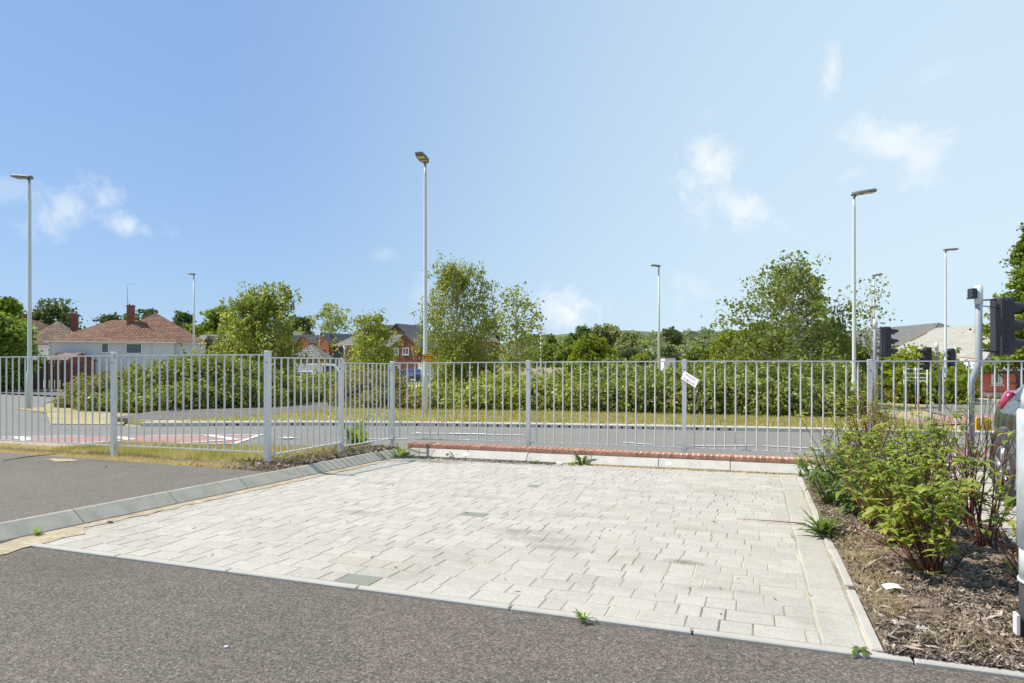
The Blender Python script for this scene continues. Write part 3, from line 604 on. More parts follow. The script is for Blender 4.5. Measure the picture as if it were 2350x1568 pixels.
# ------------------------------------------------------------------ houses
def uvs(me,k=1.0):
    uvl=me.uv_layers.new(name='UVMap')
    for p in me.polygons:
        n=p.normal
        if abs(n.z)>.95: U=Vector((1,0,0));V=Vector((0,1,0))
        else:
            U=Vector((-n.y,n.x,0)).normalized(); V=n.cross(U)
            if V.z<0: V=-V
        for li in p.loop_indices:
            co=me.vertices[me.loops[li].vertex_index].co; uvl.data[li].uv=(co.dot(U)*k,co.dot(V)*k)
def window(par,face,x,z,w,h,W2,D2,fm,panes=2):
    # face f: -y side, l: -x side, r: +x side
    M={'f':Matrix.Translation((x,-D2,z)),'b':Matrix.Translation((x,D2,z))@Matrix.Rotation(math.pi,4,'Z'),'l':Matrix.Translation((-W2,x,z))@Matrix.Rotation(-math.pi/2,4,'Z'),'r':Matrix.Translation((W2,x,z))@Matrix.Rotation(math.pi/2,4,'Z')}[face]
    t=.12; b=MB()
    for cx_,cz_,sx_,sz_ in ((0,h/2-t/2,w,t),(0,-h/2+t/2,w,t),(-w/2+t/2,0,t,h-2*t),(w/2-t/2,0,t,h-2*t)): b.box(cx_,-.02,cz_,sx_,.1,sz_,M=M)
    for k in range(1,panes): b.box(-w/2+w*k/panes,-.02,0,t*.7,.09,h-2*t,M=M)
    b.box(0,-.05,-h/2-.05,w+.15,.16,.06,M=M)
    f=b.build('window',fm,par); b=MB(); b.box(0,-.012,0,w-t,.03,h-t,M=M); b.build('pane',m_pane,f)
def house(label,X,d,wpx,dep,eaveY,ridgeY,yaw=0,roof='gx',wm=None,rm=None,wins=(),chims=(),fm=None,name='brick_house',cat='house',over=.3,gutter=None,zbase=None,lean=0):
    k=F/d; q=P(X,831,d); zg=(G(q.y) if zbase is None else zbase); e=empty(name,(q.x,q.y,zg),TH+yaw); tag(e,label,cat)
    w=wpx/k; he=H+(HYP-eaveY)/k-zg; hr=H+(HYP-ridgeY)/k-zg; W2,D2=w/2,dep/2
    b=MB()
    if roof=='gx':   # ridge along x, gables left/right
        b.prism([(-D2,0),(D2,0),(D2,he),(0,hr-.08),(-D2,he)],-W2,W2,M=Matrix.Rotation(math.pi/2,4,'Z'))
    elif roof=='gy':
        b.prism([(-W2,0),(W2,0),(W2,he),(0,hr-.08),(-W2,he)],-D2,D2)
    else: b.box(0,0,he/2,w,dep,he)
    o=b.build('wall',wm,e); uvs(o.data)
    b=MB(); o_=over; sl=(hr-he)
    def slab(p):  # quad/tri -> thick plate
        p=[Vector(v) for v in p]; n=(p[1]-p[0]).cross(p[2]-p[0]).normalized(); n=n if n.z>0 else -n; m_=len(p)
        b.add([v for v in p]+[v+n*.14 for v in p],[tuple(range(m_)),tuple(range(m_,2*m_))]+[(i,(i+1)%m_,(i+1)%m_+m_,i+m_) for i in range(m_)])
    if roof=='gx':
        dz=sl/D2*o_
        for sy in(-1,1): slab([(-W2-o_*.7,sy*(D2+o_),he-dz),(W2+o_*.7,sy*(D2+o_),he-dz),(W2+o_*.7,0,hr),(-W2-o_*.7,0,hr)])
    elif roof=='gy':
        dz=sl/W2*o_
        for sx in(-1,1): slab([(sx*(W2+o_),-D2-o_*.7,he-dz),(sx*(W2+o_),D2+o_*.7,he-dz),(0,D2+o_*.7,hr),(0,-D2-o_*.7,hr)])
    elif roof=='hip':
        rr=max(W2-D2,0); ry=max(D2-W2,0); dz=.1; A=[(-W2-o_,-D2-o_,he-dz),(W2+o_,-D2-o_,he-dz),(W2+o_,D2+o_,he-dz),(-W2-o_,D2+o_,he-dz)]
        if rr>0: r0,r1_=(-rr,0,hr),(rr,0,hr); slab([A[0],A[1],r1_,r0]);slab([A[2],A[3],r0,r1_]);slab([A[1],A[2],r1_]);slab([A[3],A[0],r0])
        elif ry>0: r0,r1_=(0,-ry,hr),(0,ry,hr); slab([A[0],A[1],r0]);slab([A[2],A[3],r1_]);slab([A[1],A[2],r1_,r0]);slab([A[3],A[0],r0,r1_])
        else: r0=(0,0,hr); [slab([A[i],A[(i+1)%4],r0]) for i in range(4)]
    elif roof=='shed': slab([(-W2-o_,-D2-o_,he),(W2+o_,-D2-o_,he),(W2+o_,D2+o_,hr),(-W2-o_,D2+o_,hr)])
    ro=b.build('roof',rm,e); uvs(ro.data)
    for (x,y,zt,wc) in chims:
        cz=H+(HYP-zt)/k-zg; b=MB(); b.box(x,y,(cz+he)/2,wc,wc*.8,cz-he); b.box(x,y,cz+.04,wc+.12,wc*.8+.12,.12); co=b.build('chimney',m_chim,ro); uvs(co.data)
        b=MB(); b.tube([(x-.15,y,cz),(x-.15,y,cz+.4)],.11,8); b.tube([(x+.15,y,cz),(x+.15,y,cz+.35)],.11,8); b.build('chimney_pot',m_pot,ro)
    if gutter and roof in('hip','gx'):
        b=MB(); b.box(0,-D2-o_-.05,he-.1-.04,w+2*o_,.12,.12); b.tube([(-W2+.2,-D2-.08,0),(-W2+.2,-D2-.08,he-.1)],.05,6); b.tube([(W2-.2,-D2-.08,0),(W2-.2,-D2-.08,he-.1)],.05,6); b.build('gutter',gutter,e)
    for (f_,x,z,ww,hh,*pn) in wins: window(e,f_,x,z,ww,hh,W2,D2,fm or m_framed,pn[0] if pn else 2)
    return e,k,he,W2,D2
# white rendered house with two hipped roofs, bluish shade put into its wall colour
h1,k,he,W2,D2=house('white rendered house, bluish shade put into its wall colour, with a long red tiled hip roof behind the bramble mound',362,106,200,18,788,723,yaw=R(22),roof='hip',wm=m_render_shaded,rm=m_rtile,gutter=m_gutter,wins=(('f',-2.3,he_:=4.2,2.1,1.5,1),),fm=m_frame,name='rendered_house',over=.4)
k1=k
q=P(294,831,104.2); wing=[]
for nm,bm_mat in (('wing_wall',m_render_shaded),):
    b=MB(); L=225/k1; he1=he; b.box(-(362-294)/k1,-1.9,he1/2,L,15.6,he1); o=b.build('wall',m_render_shaded,h1); uvs(o.data)
b=MB(); xc=-(362-294)/k1; D=7.8; Wd=L/2; o_=.4; A=[(xc-Wd-o_,-1.9-D-o_,he1-.1),(xc+Wd+o_,-1.9-D-o_,he1-.1),(xc+Wd+o_,-1.9+D,he1-.1),(xc-Wd-o_,-1.9+D,he1-.1)]
zr=H+(HYP-738)/k1-h1.location.z; r0=(-(362-275)/k1,-1.9,zr); r1_=(-(362-345)/k1,-1.9,zr)
b.add(A+[r0,r1_],[(0,1,5,4),(2,3,4,5),(1,2,5),(3,0,4),(0,3,2,1)]); o=b.build('roof',m_rtile,h1); uvs(o.data)
for (X0,w_,zz,hh) in ((280,.95,802,1.45),(332,2.1,803,1.5)):
    window(h1,'f',(X0-362)/k1,H+(HYP-zz)/k1-h1.location.z,w_,hh,W2,9.75,m_frame,1)
b=MB(); b.box(xc,-1.9-D-.5,he1-.14,L+.9,.14,.14); b.tube([(xc-Wd+.15,-9.75,0),(xc-Wd+.15,-9.75,he1)],.06,6); b.tube([((362-362)/k1+.2,-9.78,0),(.2,-9.78,he1)],.06,6); b.build('gutter',m_gutter,h1)
b=MB(); x_=(316-362)/k1; zt=H+(HYP-709)/k1-h1.location.z; zb=H+(HYP-755)/k1-h1.location.z; b.box(x_,-4.3,(zt+zb)/2-.6,1.0,.9,zt-zb+1.2); b.box(x_,-4.3,zt+.02,1.15,1.05,.14); o=b.build('chimney',m_chim,h1); uvs(o.data)
b=MB(); b.tube([(x_-.2,-4.3,zt),(x_-.2,-4.3,zt+.35)],.12,8); b.tube([(x_+.25,-4.3,zt),(x_+.25,-4.3,zt+.2)],.12,8); b.build('chimney_pot',m_pot,o)
b=MB(); b.box(x_,-4.4,zb-.05,1.25,1.1,.25); b.build('flashing',m_frame,o)
b=MB(); mx=x_-.45; b.tube([(mx,-4.3,zt-.8),(mx,-4.3,H+(HYP-661)/k1-h1.location.z)],.035,5); zt2=H+(HYP-662)/k1-h1.location.z; b.tube([(mx,-4.3,zt2),(mx+.9,-4.3,zt2+.1)],.02,4); b.tube([(mx,-4.3,zt2-2.4),(mx+.4,-4.3,zt2-2.5)],.02,4); b.build('aerial',m_mast,h1)
# white semi to the left
h0,k,he,W2,D2=house('white rendered house with brown hipped roof left of the shaded white house',135,112,120,13,793,740,yaw=R(28),roof='hip',wm=m_whiter,rm=m_rtile2,gutter=m_gutter,chims=((2.2,0,721,1.1),),fm=m_framed,name='rendered_house',over=.35,
  wins=(('f',-2.6,4.1,1.0,1.4),('f',.4,4.1,.9,1.5),('f',2.9,4.1,.9,1.5),('l',-3.4,4.1,1.1,1.4),('l',0,4.1,1.1,1.4),('l',3.4,4.1,1.1,1.4)))
b,*_=house('red tiled house with a skylight at far left behind the conifer',78,118,120,12,786,737,yaw=R(5),roof='hip',wm=m_bred,rm=m_rtile,chims=((-1.6,1,722,1.0),),name='tiled_house')
sk=MB(); sk.box(0,0,0,2.3,1.2,.12); o=sk.build('skylight',mat('skylight_glass',(.55,.60,.60),.2,var=.1),b,(1.2,-3.5,0),(R(34),0,0)); o.location=(1.2,-3.4,H+(HYP-757)/(F/118)-b.location.z)
house('low garage with brown sloping roof and brick wall beside the white house',160,92,55,6,831,812,yaw=R(-8),roof='gx',wm=m_bred,rm=m_rtile2,name='garage',cat='garage',gutter=m_gutter)
# brick houses
house('brick house with grey roof and small gable right of the shaded white house',512,122,86,9,786,770,roof='gx',wm=m_bbrown,rm=m_slate2,name='brick_house',zbase=-1.2,
      wins=(('f',-2.5,1.2,1.2,1.3),))
house('narrow buff gabled bay with dark barge boards beside the drooping birch',503,112,34,4,789,773,yaw=R(-24),roof='gy',wm=m_bpale,rm=m_slate,wins=(('f',0,4.2,1.3,1.3,3),('f',0,1.4,1.3,1.2)),name='gabled_bay',cat='house')
house('grey roofed house rising behind the drooping birch at left',540,150,56,10,774,757,roof='gx',wm=m_bred,rm=m_slate2)
for (X,d,w,ey,ry,rf,lab,wm_,win) in (
 (694,128,32,786,771,'gy','orange brick gable nearest the drooping birch',m_bor,()),
 (736,127,36,787,771,'gy','orange brick gable behind the bare sapling',m_bor,(('f',-.8,4.4,.9,1.2),)),
 (779,123,38,790,767,'gy','orange brick gabled house with two upstairs windows side by side',m_bor,(('f',-.75,3.9,.65,1.1,1),('f',.55,3.9,.65,1.1,1))),
 (893,150,44,768,748,'gy','tall dark gabled house on the skyline left of the lamp post',m_bred,()),
 (935,148,44,768,746,'gy','tall brick gable on the skyline next to the lamp post',m_bbrown,()),
 (960,118,62,797,770,'gy','red brick gabled house with white framed windows beside the lamp post',m_bred,(('f',-1.6,4.1,.8,1.2,1),('f',.2,4.1,1.2,1.2,2),('f',-1.6,1.2,.9,1.2,1)))):
    house(lab,X,d,w,9,ey,ry,yaw=R(-27) if wm_ is m_bor else R(-22),roof=rf,wm=wm_,rm=m_slate,wins=win,fm=m_frame if 'white framed' in lab else m_framed)
house('grey roofed wing stretching right of the orange house with two windows',800,142,40,9,792,768,roof='gx',wm=m_bor,rm=m_slate)
house('brick house with a broad pale hipped roof behind the small birch',842,122,80,10,795,766,yaw=R(-24),roof='hip',wm=m_bpale,rm=m_slate2,wins=(('f',-2.8,3.6,1.0,1.6,2),('f',-2.6,.9,1.0,1.2,2)))
house('brick house with pale tiled roof facing the road left of the lamp post',922,121,46,8,797,770,roof='gx',wm=m_bred,rm=m_slate2)
house('long dark roof on the skyline behind the middle lamp post',920,155,100,10,765,747,roof='gx',wm=m_bred,rm=m_slate)
house('house with dark roof hidden behind the tall birch',1030,128,90,9,784,762,roof='gx',wm=m_bred,rm=m_slate,wins=(('f',0,4,1.2,1.2),('f',2.2,4,1.2,1.2)))
hb_,k,*_=house('three storey brick block with mansard roof right of the tall birch',1118,112,52,12,787,757,roof='hip',wm=m_bred,rm=m_slate2,wins=(('f',1.2,4.0,1.1,1.5),('f',1.2,1.4,1.1,1.5),('f',-.6,4.0,1,1.5)),over=.2)
b=MB(); b.bbox(1.6,-4.0,H+(HYP-776)/k-hb_.location.z,1.2,1.8,1.5,.05); b.build('dormer',m_fascia,hb_)
b=MB(); b.box(2.9,-5,3.6,1.9,2.0,.12); b.tube([(3.7,-5.9,0),(3.7,-5.9,3.6)],.06,6); b.build('balcony',m_gutter,hb_)
house('small pyramid roofed brick garage in front of the orange houses',716,88,70,4.4,823,793,roof='hip',wm=m_bpale,rm=m_slate2,name='garage',cat='garage',wins=())
house('small far roof above the orange gables',688,170,22,8,772,762,roof='gx',wm=m_bred,rm=m_slate2)
# sheds and red building
house('dark hipped roof of a large shed behind the signals',2058,88,150,26,797,752,roof='hip',wm=m_corr,rm=m_corr,name='industrial_shed',cat='shed',over=.2)
sh=empty('industrial_shed',P(2190,831,60)-Vector((0,0,2.2))); tag(sh,'pale sheet roofed shed behind the red painted building','shed')
o_=sh.location
A,B,C_,D_=[P(*q_) for q_ in ((2056,799,62),(2148,753,76),(2345,736,58),(2262,822,44))]
E1=B+(B-A)*.9; E1.z=A.z; F1=C_+(C_-D_)*.9; F1.z=D_.z
b=MB(); dn=Vector((0,0,.12)); b.add([v-o_ for v in (A,B,C_,D_,A-dn,B-dn,C_-dn,D_-dn)],[(0,1,2,3),(7,6,5,4),(0,4,5,1),(1,5,6,2),(2,6,7,3),(3,7,4,0)]); o=b.build('roof',m_corr2,sh); uvs(o.data)
b=MB(); b.add([v-o_ for v in (B,E1,F1,C_,B-dn,E1-dn,F1-dn,C_-dn)],[(0,1,2,3),(7,6,5,4),(0,4,5,1),(1,5,6,2),(2,6,7,3),(3,7,4,0)]); o=b.build('roof',m_corr2,sh); uvs(o.data)
b=MB(); zz0=-1.2; low=lambda v: Vector((v.x,v.y,zz0)); Ai=A+(C_-B).normalized()*.4-dn*1.2; Di=D_-(C_-B).normalized()*.4-dn*1.2; Bi=B+(C_-B).normalized()*.4-dn*1.2; Ci=C_-(C_-B).normalized()*.4-dn*1.2; Ei=E1+(C_-B).normalized()*.4-dn*1.2; Fi=F1-(C_-B).normalized()*.4-dn*1.2
b.add([v-o_ for v in (low(Ai),low(Di),Di,Ai,low(Fi),Fi,Ci,low(Ei),Ei,Bi)],[(0,1,2,3),(1,4,5,6,2),(4,7,8,5),(7,0,3,9,8)]); o=b.build('wall',m_pinkslab,sh); uvs(o.data)
ra=B+(A-B)*.28; rb_=B+(A-B)*.72; up_=Vector((0,0,.05)); sd_=(C_-B).normalized()*.5
b=MB(); b.add([v+up_-o_ for v in (ra,rb_,rb_+sd_,ra+sd_)],[(0,1,2,3)]); b.build('rust_strip',mat('rust',(.30,.11,.05),.9,var=.3,vscale=2),sh)
rb,k,he,W2,D2=house('single storey red painted building with white roof and barred window',2256,46,170,8,850,822,yaw=R(-10),roof='shed',wm=m_redpaint,rm=mat('white_sheet_roof',(.72,.71,.68),.6,var=.08,vscale=2),name='red_building',cat='building',wins=(('f',-1.1,1.25,.62,.85,3),),fm=m_frame,over=.25)
b=MB(); b.box(-.35+.9,-D2-.02,1.0,1.1,.06,1.7); b.build('door',m_blackp,rb); b=MB(); b.box(0,-D2-.3,he-.08,2*W2+.6,.1,.16); b.build('fascia',m_fascia,rb)
b=MB(); b.box(0,-D2-.1,.08,2*W2,.12,.5); b.build('plinth',m_pinkslab,rb)
e=empty('block_wall',GP(2155,885),TH); tag(e,'low pinkish block wall left of the red building','wall'); b=MB(); b.box(0,0,.5,3.0,.3,1.2); b.build('wall',m_pinkslab,e)
# brown board fence on the left
fe=empty('board_fence',(0,0,0)); tag(fe,'dark brown close boarded fence along the side road at left','fence'); A=P(-60,831,44);B=P(150,831,47); n=int((B-A).length/.3)
bd=MB(); bd.box(0,0,1.02,.285,.03,2.05); bdm=bd.mesh('board',m_wood); g=G(40)
for i in range(n):
    q=A+(B-A)*(i+.5)/n; z=H-(66)/F*44.5; link('board',bdm,fe,(q.x,q.y,z+random.uniform(-.01,.01)),(0,0,math.atan2((B-A).y,(B-A).x)+random.uniform(-.03,.03)))
e=empty('brick_boundary_wall',(0,0,0)); tag(e,'dark red brick garden wall meeting the brown fence','wall'); A2=P(150,831,47);B2=P(215,831,47.5); m_=(A2+B2)/2
b=MB(); b.box(m_.x,m_.y,-.0+.05,(B2-A2).length,.25,2.3,math.atan2((B2-A2).y,(B2-A2).x)); o=b.build('wall',m_bred,e); uvs(o.data)
fe=empty('board_fence',(0,0,0)); tag(fe,'pale timber board fence beyond the grass before the woodland','fence'); A=P(1150,831,62);B=P(1330,831,50); n=int((B-A).length/.3); bdp=MB(); bdp.box(0,0,.8,.285,.03,1.6); bdp=bdp.mesh('board',m_palef)
for i in range(n):
    q=A+(B-A)*(i+.5)/n; link('board',bdp,fe,(q.x,q.y,-.55+random.uniform(-.05,.05)-.3),(0,0,math.atan2((B-A).y,(B-A).x)))
# low wire rail fence + wooden trip rail at right
e=empty('wire_fence',(0,0,0)); tag(e,'thin white four rail fence below the ivy bank at right','fence'); A=P(2075,831,30);B=P(2128,831,29)
for z in (-16,-26,-35,-43):
    b=MB(); b.tube([A+Vector((0,0,z/F*30)),B+Vector((0,0,z/F*30))],.02,5); b.build('rail',m_lampw,e)
for t in (0,.5,1):
    q=A+(B-A)*t; b=MB(); b.tube([(q.x,q.y,-1.0),(q.x,q.y,1.0)],.03,5); b.build('post',m_lampw,e)
e=empty('trip_rail',(0,0,0)); tag(e,'low wooden knee rail along the grass behind the nearest signal pole','fence'); A=GP(2170,905,.4);B=GP(2350,915,.4)
A.z=G(A.y)+.38;B.z=G(B.y)+.38
b=MB(); b.tube([A,B],.07,6); b.build('rail',m_wood,e)
for t in (.05,.3,.6,.9):
    q=A+(B-A)*t; b=MB(); b.box(q.x,q.y,q.z-.15,.13,.13,.55); b.build('post',m_edge if t in(.3,.6) else m_wood,e)
# ------------------------------------------------------------------ vehicles far away
def far_vehicle(label,X,d,yaw,col,L=4.2,Hh=1.45,van=False,name='parked_car'):
    q=P(X,831,d); e=empty(name,(q.x,q.y,G(q.y)),TH+yaw); tag(e,label,'van' if van else 'car'); mt=mat('car_paint',col,.3,var=.02,spec=.5,coat=.5)
    W_=1.8; b=MB()
    pr=[(-L/2,.3),(L/2,.3),(L/2,.75),(L/2-.15,.9),(L*.22,.98),(L*.08,Hh),(-L*.34,Hh),(-L/2,.95)] if not van else [(-L/2,.3),(L/2,.3),(L/2,.95),(L*.36,1.15),(L*.24,Hh*.96),(L*.18,Hh),(-L/2,Hh)]
    b.prism(pr,-W_/2,W_/2); bo=b.build('body',mt,e)
    bv=bo.modifiers.new('b','BEVEL'); bv.width=.08; bv.segments=2
    b=MB()
    gl=[(L*.19,1.0),(L*.07,Hh-.1),(-L*.32,Hh-.1),(-L*.44,1.0)] if not van else [(L*.34,1.18),(L*.235,Hh*.9),(L*.08,Hh*.9),(L*.08,1.18)]
    b.prism(gl,-W_/2-.012,W_/2+.012); b.build('window',m_pane,e)
    for sx in(-.31,.31):
        for sy in(-1,1):
            b=MB(); b.tube([(sx*L,sy*(W_/2-.2),.32),(sx*L,sy*(W_/2+.015),.32)],.32,14); w=b.build('wheel',m_black,e)
            b=MB(); b.tube([(sx*L,sy*(W_/2),.32),(sx*L,sy*(W_/2+.025),.32)],.19,10); b.build('rim',m_galv,w)
    b=MB(); b.box(L/2-.02,.6,.72,.08,.3,.15); b.box(L/2-.02,-.6,.72,.08,.3,.15); b.build('headlight',m_frame,e)
    return e
far_vehicle('dark blue car parked before the brick houses left of the lamp post',948,82,R(-70),(.05,.08,.16))
far_vehicle('white van parked behind the lamp post with the orange sign',976,88,R(-80),(.80,.80,.80),L=5,Hh=2.2,van=True,name='parked_van')
far_vehicle('light blue car right of the lamp post with the orange sign',996,80,R(-60),(.35,.48,.62))
far_vehicle('white car with raked roof seen through the railing at left',706,46,R(10),(.8,.8,.8))
far_vehicle('white flatbed van behind the white car at left',733,54,R(8),(.80,.80,.82),L=5,Hh=2.0,van=True,name='parked_van')
far_vehicle('dark car by the brick house, half behind the small birch',912,90,R(0),(.06,.06,.07))
# ------------------------------------------------------------------ nearby parked car
car=empty('parked_car',(3.20,6.62,G(8)),0); tag(car,'dark grey hatchback whose rear corner and wheel show at the right edge','car')
m_car=mat('car_paint_dark',(.045,.055,.058),.22,metal=.3,var=.05,spec=.6,coat=1)
b=MB(); st=[(-2.05,.35,.62,.72,.60,.62,.5),(-1.85,.22,.68,.86,.78,.80,.66),(-1.1,.18,.84,.98,.86,.87,.72),(-.55,.18,.92,1.30,.88,.88,.64),(0,.18,.95,1.47,.885,.885,.62),(.9,.18,.97,1.46,.885,.885,.62),(1.45,.2,.97,1.34,.87,.875,.60),(1.85,.26,.96,1.12,.82,.85,.66),(2.03,.36,.90,.98,.74,.78,.66)]
rings=[]
for (y,zb,zbelt,ztop,wl,wb,wt) in st:
    half=[(0,zb),(wl*.75,zb),(wl*.98,zb+.1),(wb,zb+.32),(wb*1.0,zbelt*.82),(wb*.97,zbelt),(wt+.03,ztop-.06),(wt*.7,ztop),(0,ztop+.02)]
    ring=[(x,y,z) for x,z in half]+[(-x,y,z) for x,z in half[-2:0:-1]]; rings.append(ring)
nr=len(rings[0]); vs=[v for r_ in rings for v in r_]; fs=[(i*nr+j,i*nr+(j+1)%nr,(i+1)*nr+(j+1)%nr,(i+1)*nr+j) for i in range(len(rings)-1) for j in range(nr)]+[tuple(reversed(range(nr))),tuple((len(rings)-1)*nr+j for j in range(nr))]
b.add(vs,fs,True); bo=b.build('body',m_car,car); ss=bo.modifiers.new('s','SUBSURF'); ss.levels=2; ss.render_levels=2
YW=(-1.30,1.38)
for y in YW:
    for sx in(-1,1):
        a=MB(); n=22
        vs=[];fs=[]
        for i in range(n+1):
            an=math.pi*(-.12+1.24*i/n)
            for rr,xx in ((.375,.80),(.375,.893),(.425,.888),(.43,.80)): vs.append((sx*xx,y+math.cos(an)*rr,.33+math.sin(an)*rr))
        for i in range(n):
            for j in range(4): fs.append((4*i+j,4*i+(j+1)%4,4*i+4+(j+1)%4,4*i+4+j))
        a.add(vs,fs,True); a.build('wheel_arch',m_car,car)
        a=MB(); a.tube([(sx*.5,y,.35),(sx*.886,y,.35)],.385,26); a.build('wheel_well',m_black,car)
        w=MB(); n=32; prof=[(.22,.70),(.30,.70),(.326,.72),(.332,.78),(.332,.84),(.322,.885),(.29,.902),(.235,.897),(.225,.885)]
        vs=[(sx*px,y+math.cos(2*math.pi*i/n)*pr,.332+math.sin(2*math.pi*i/n)*pr) for i in range(n) for pr,px in prof]; k_=len(prof)
        fs=[(i*k_+j,((i+1)%n)*k_+j,((i+1)%n)*k_+(j+1),i*k_+(j+1)) for i in range(n) for j in range(k_-1)]
        w.add(vs,fs,True); tyre=w.build('wheel',m_black,car)
        rmat=bpy.data.materials.get('alloy') or mat('alloy',(.55,.55,.54),.3,metal=.7,var=.05)
        w=MB(); vs=[];fs=[]
        for i in range(n):
            for pr,px in ((.232,.893),(.222,.896),(.205,.86),(.2,.80)): vs.append((sx*px,y+math.cos(2*math.pi*i/n)*pr,.332+math.sin(2*math.pi*i/n)*pr))
        for i in range(n):
            for j in range(3): fs.append((i*4+j,((i+1)%n)*4+j,((i+1)%n)*4+j+1,i*4+j+1))
        w.add(vs,fs,True)
        for q in range(5):
            an=2*math.pi*q/5+.3
            for da in(-.14,.14):
                p0=(sx*.885,y+math.cos(an)*.03,.332+math.sin(an)*.03); p1=(sx*.878,y+math.cos(an+da)*.215,.332+math.sin(an+da)*.215); w.tube([p0,p1],[.026,.016],6)
        w.tube([(sx*.86,y,.332),(sx*.892,y,.332)],.04,12); w.build('rim',rmat,tyre)
        w=MB(); w.tube([(sx*.78,y,.332),(sx*.80,y,.332)],.2,20); w.build('brake_disc',m_mast,tyre)
tlm=mat('tail_lamp_red',(.42,.02,.06),.1,var=.1,spec=.8,coat=1); tlw=mat('tail_lamp_clear',(.55,.60,.68),.1,var=.1,spec=.8)
for sx in(-1,1):
    for nm,z0,z1,m_ in(('tail_lamp',.92,1.10,tlm),):
        b=MB(); pts=[(.868,1.62),(.858,1.80),(.82,1.93),(.73,2.03),(.62,2.06)]; k_=len(pts); vs=[(sx*(x-(z-.86)*.35),y-(z-.86)*.55+.015,z) for z in(z0,z1) for x,y in pts]
        b.add(vs,[(j,j+1,k_+j+1,k_+j) for j in range(k_-1)],True); o=b.build(nm,m_,car); sd=o.modifiers.new('s','SOLIDIFY'); sd.thickness=.04; sd.offset=-1
    b=MB(); pts=[(1.20,1.03),(.35,1.03),(-.62,1.03),(-.15,1.36),(.92,1.36)]
    vs=[(sx*(.835 if z<1.1 else .70),y,z) for y,z in pts]; b.add(vs,[(0,1,2,3,4)]); o=b.build('side_window',m_pane,car); sd=o.modifiers.new('s','SOLIDIFY'); sd.thickness=.05; sd.offset=0
b=MB(); b.add([(-.55,1.70,1.09),(.55,1.70,1.09),(.48,1.44,1.30),(-.48,1.44,1.30)],[(0,1,2,3)]); o=b.build('rear_window',m_pane,car); sd=o.modifiers.new('s','SOLIDIFY'); sd.thickness=.05; sd.offset=0
b=MB(); b.bbox(0,2.06,.52,.52,.02,.11,.004); b.build('number_plate',m_yellow,car)
# ------------------------------------------------------------------ galvanised post at right edge
gp_=Vector((1.225,3.62,G(3.62))); e=empty('galvanised_column',gp_); tag(e,'thick galvanised column with black painted foot at the right edge','lamp post')
b=MB(); r=.121; zb=.0
def zz(Y): return H+(HYP-Y)/F*2.98-gp_.z
b.tube([(0,0,zz(1343)),(0,0,zz(1336))],[r-.002,r-.002],28); b.tube([(0,0,zz(1345)),(0,0,zz(1268)),(0,0,zz(1266)),(0,0,zz(1262)),(0,0,zz(1260)),(0,0,zz(946)),(0,0,zz(941))],[r-.008,r-.008,r-.012,r-.012,r,r,r-.006],28)
b.build('base_section',m_column,e)
b=MB(); b.tube([(0,0,zz(941)),(0,0,zz(912)),(0,0,zz(850)),(0,0,zz(835)),(0,0,6.5)],[r-.014,r-.016,r*.62,r*.58,r*.42],28); b.build('shaft',m_column,e)
b=MB(); b.tube([(0,0,-.05),(0,0,zz(1345))],[r-.008,r-.008],28); b.build('black_foot',m_blackp,e)
b=MB(); b.bbox(-.137,-.035,zz(1435),.012,.05,.09,.002); b.build('label_plate',m_signw,e)
# ------------------------------------------------------------------ foliage
def quads(name,pts,size,mt,parent=None,normals=None,elong=1.5,jit=.4,nscale=1.0,droop=False):
    pts=np.asarray(pts,float); n=len(pts)
    sz=size*(1+jit*(rng.random(n)*2-1))
    nr_=rng.normal(size=(n,3)); 
    if normals is not None: nr_=nr_*nscale+normals
    nr_/=np.linalg.norm(nr_,axis=1,keepdims=True)+1e-9
    a=rng.normal(size=(n,3)); 
    if droop: a=a*.35+np.array([0,0,-1.])
    t=a-nr_*(a*nr_).sum(1,keepdims=True); t/=np.linalg.norm(t,axis=1,keepdims=True)+1e-9; b=np.cross(nr_,t)
    L=(sz*elong*.5)[:,None]; Wd=(sz*.5)[:,None]; fold=(sz*.12)[:,None]
    V=np.stack([pts-t*L,pts-b*Wd+nr_*fold,pts+t*L,pts+b*Wd+nr_*fold],1).reshape(-1,3)
    me=bpy.data.meshes.new(name); me.vertices.add(4*n); me.vertices.foreach_set('co',V.ravel().astype(np.float32))
    me.loops.add(4*n); me.loops.foreach_set('vertex_index',np.arange(4*n,dtype=np.int32)); me.polygons.add(n)
    me.polygons.foreach_set('loop_start',np.arange(0,4*n,4,dtype=np.int32)); me.polygons.foreach_set('loop_total',np.full(n,4,dtype=np.int32))
    me.update(); me.validate(); me.materials.append(mt); return link(name,me,parent)
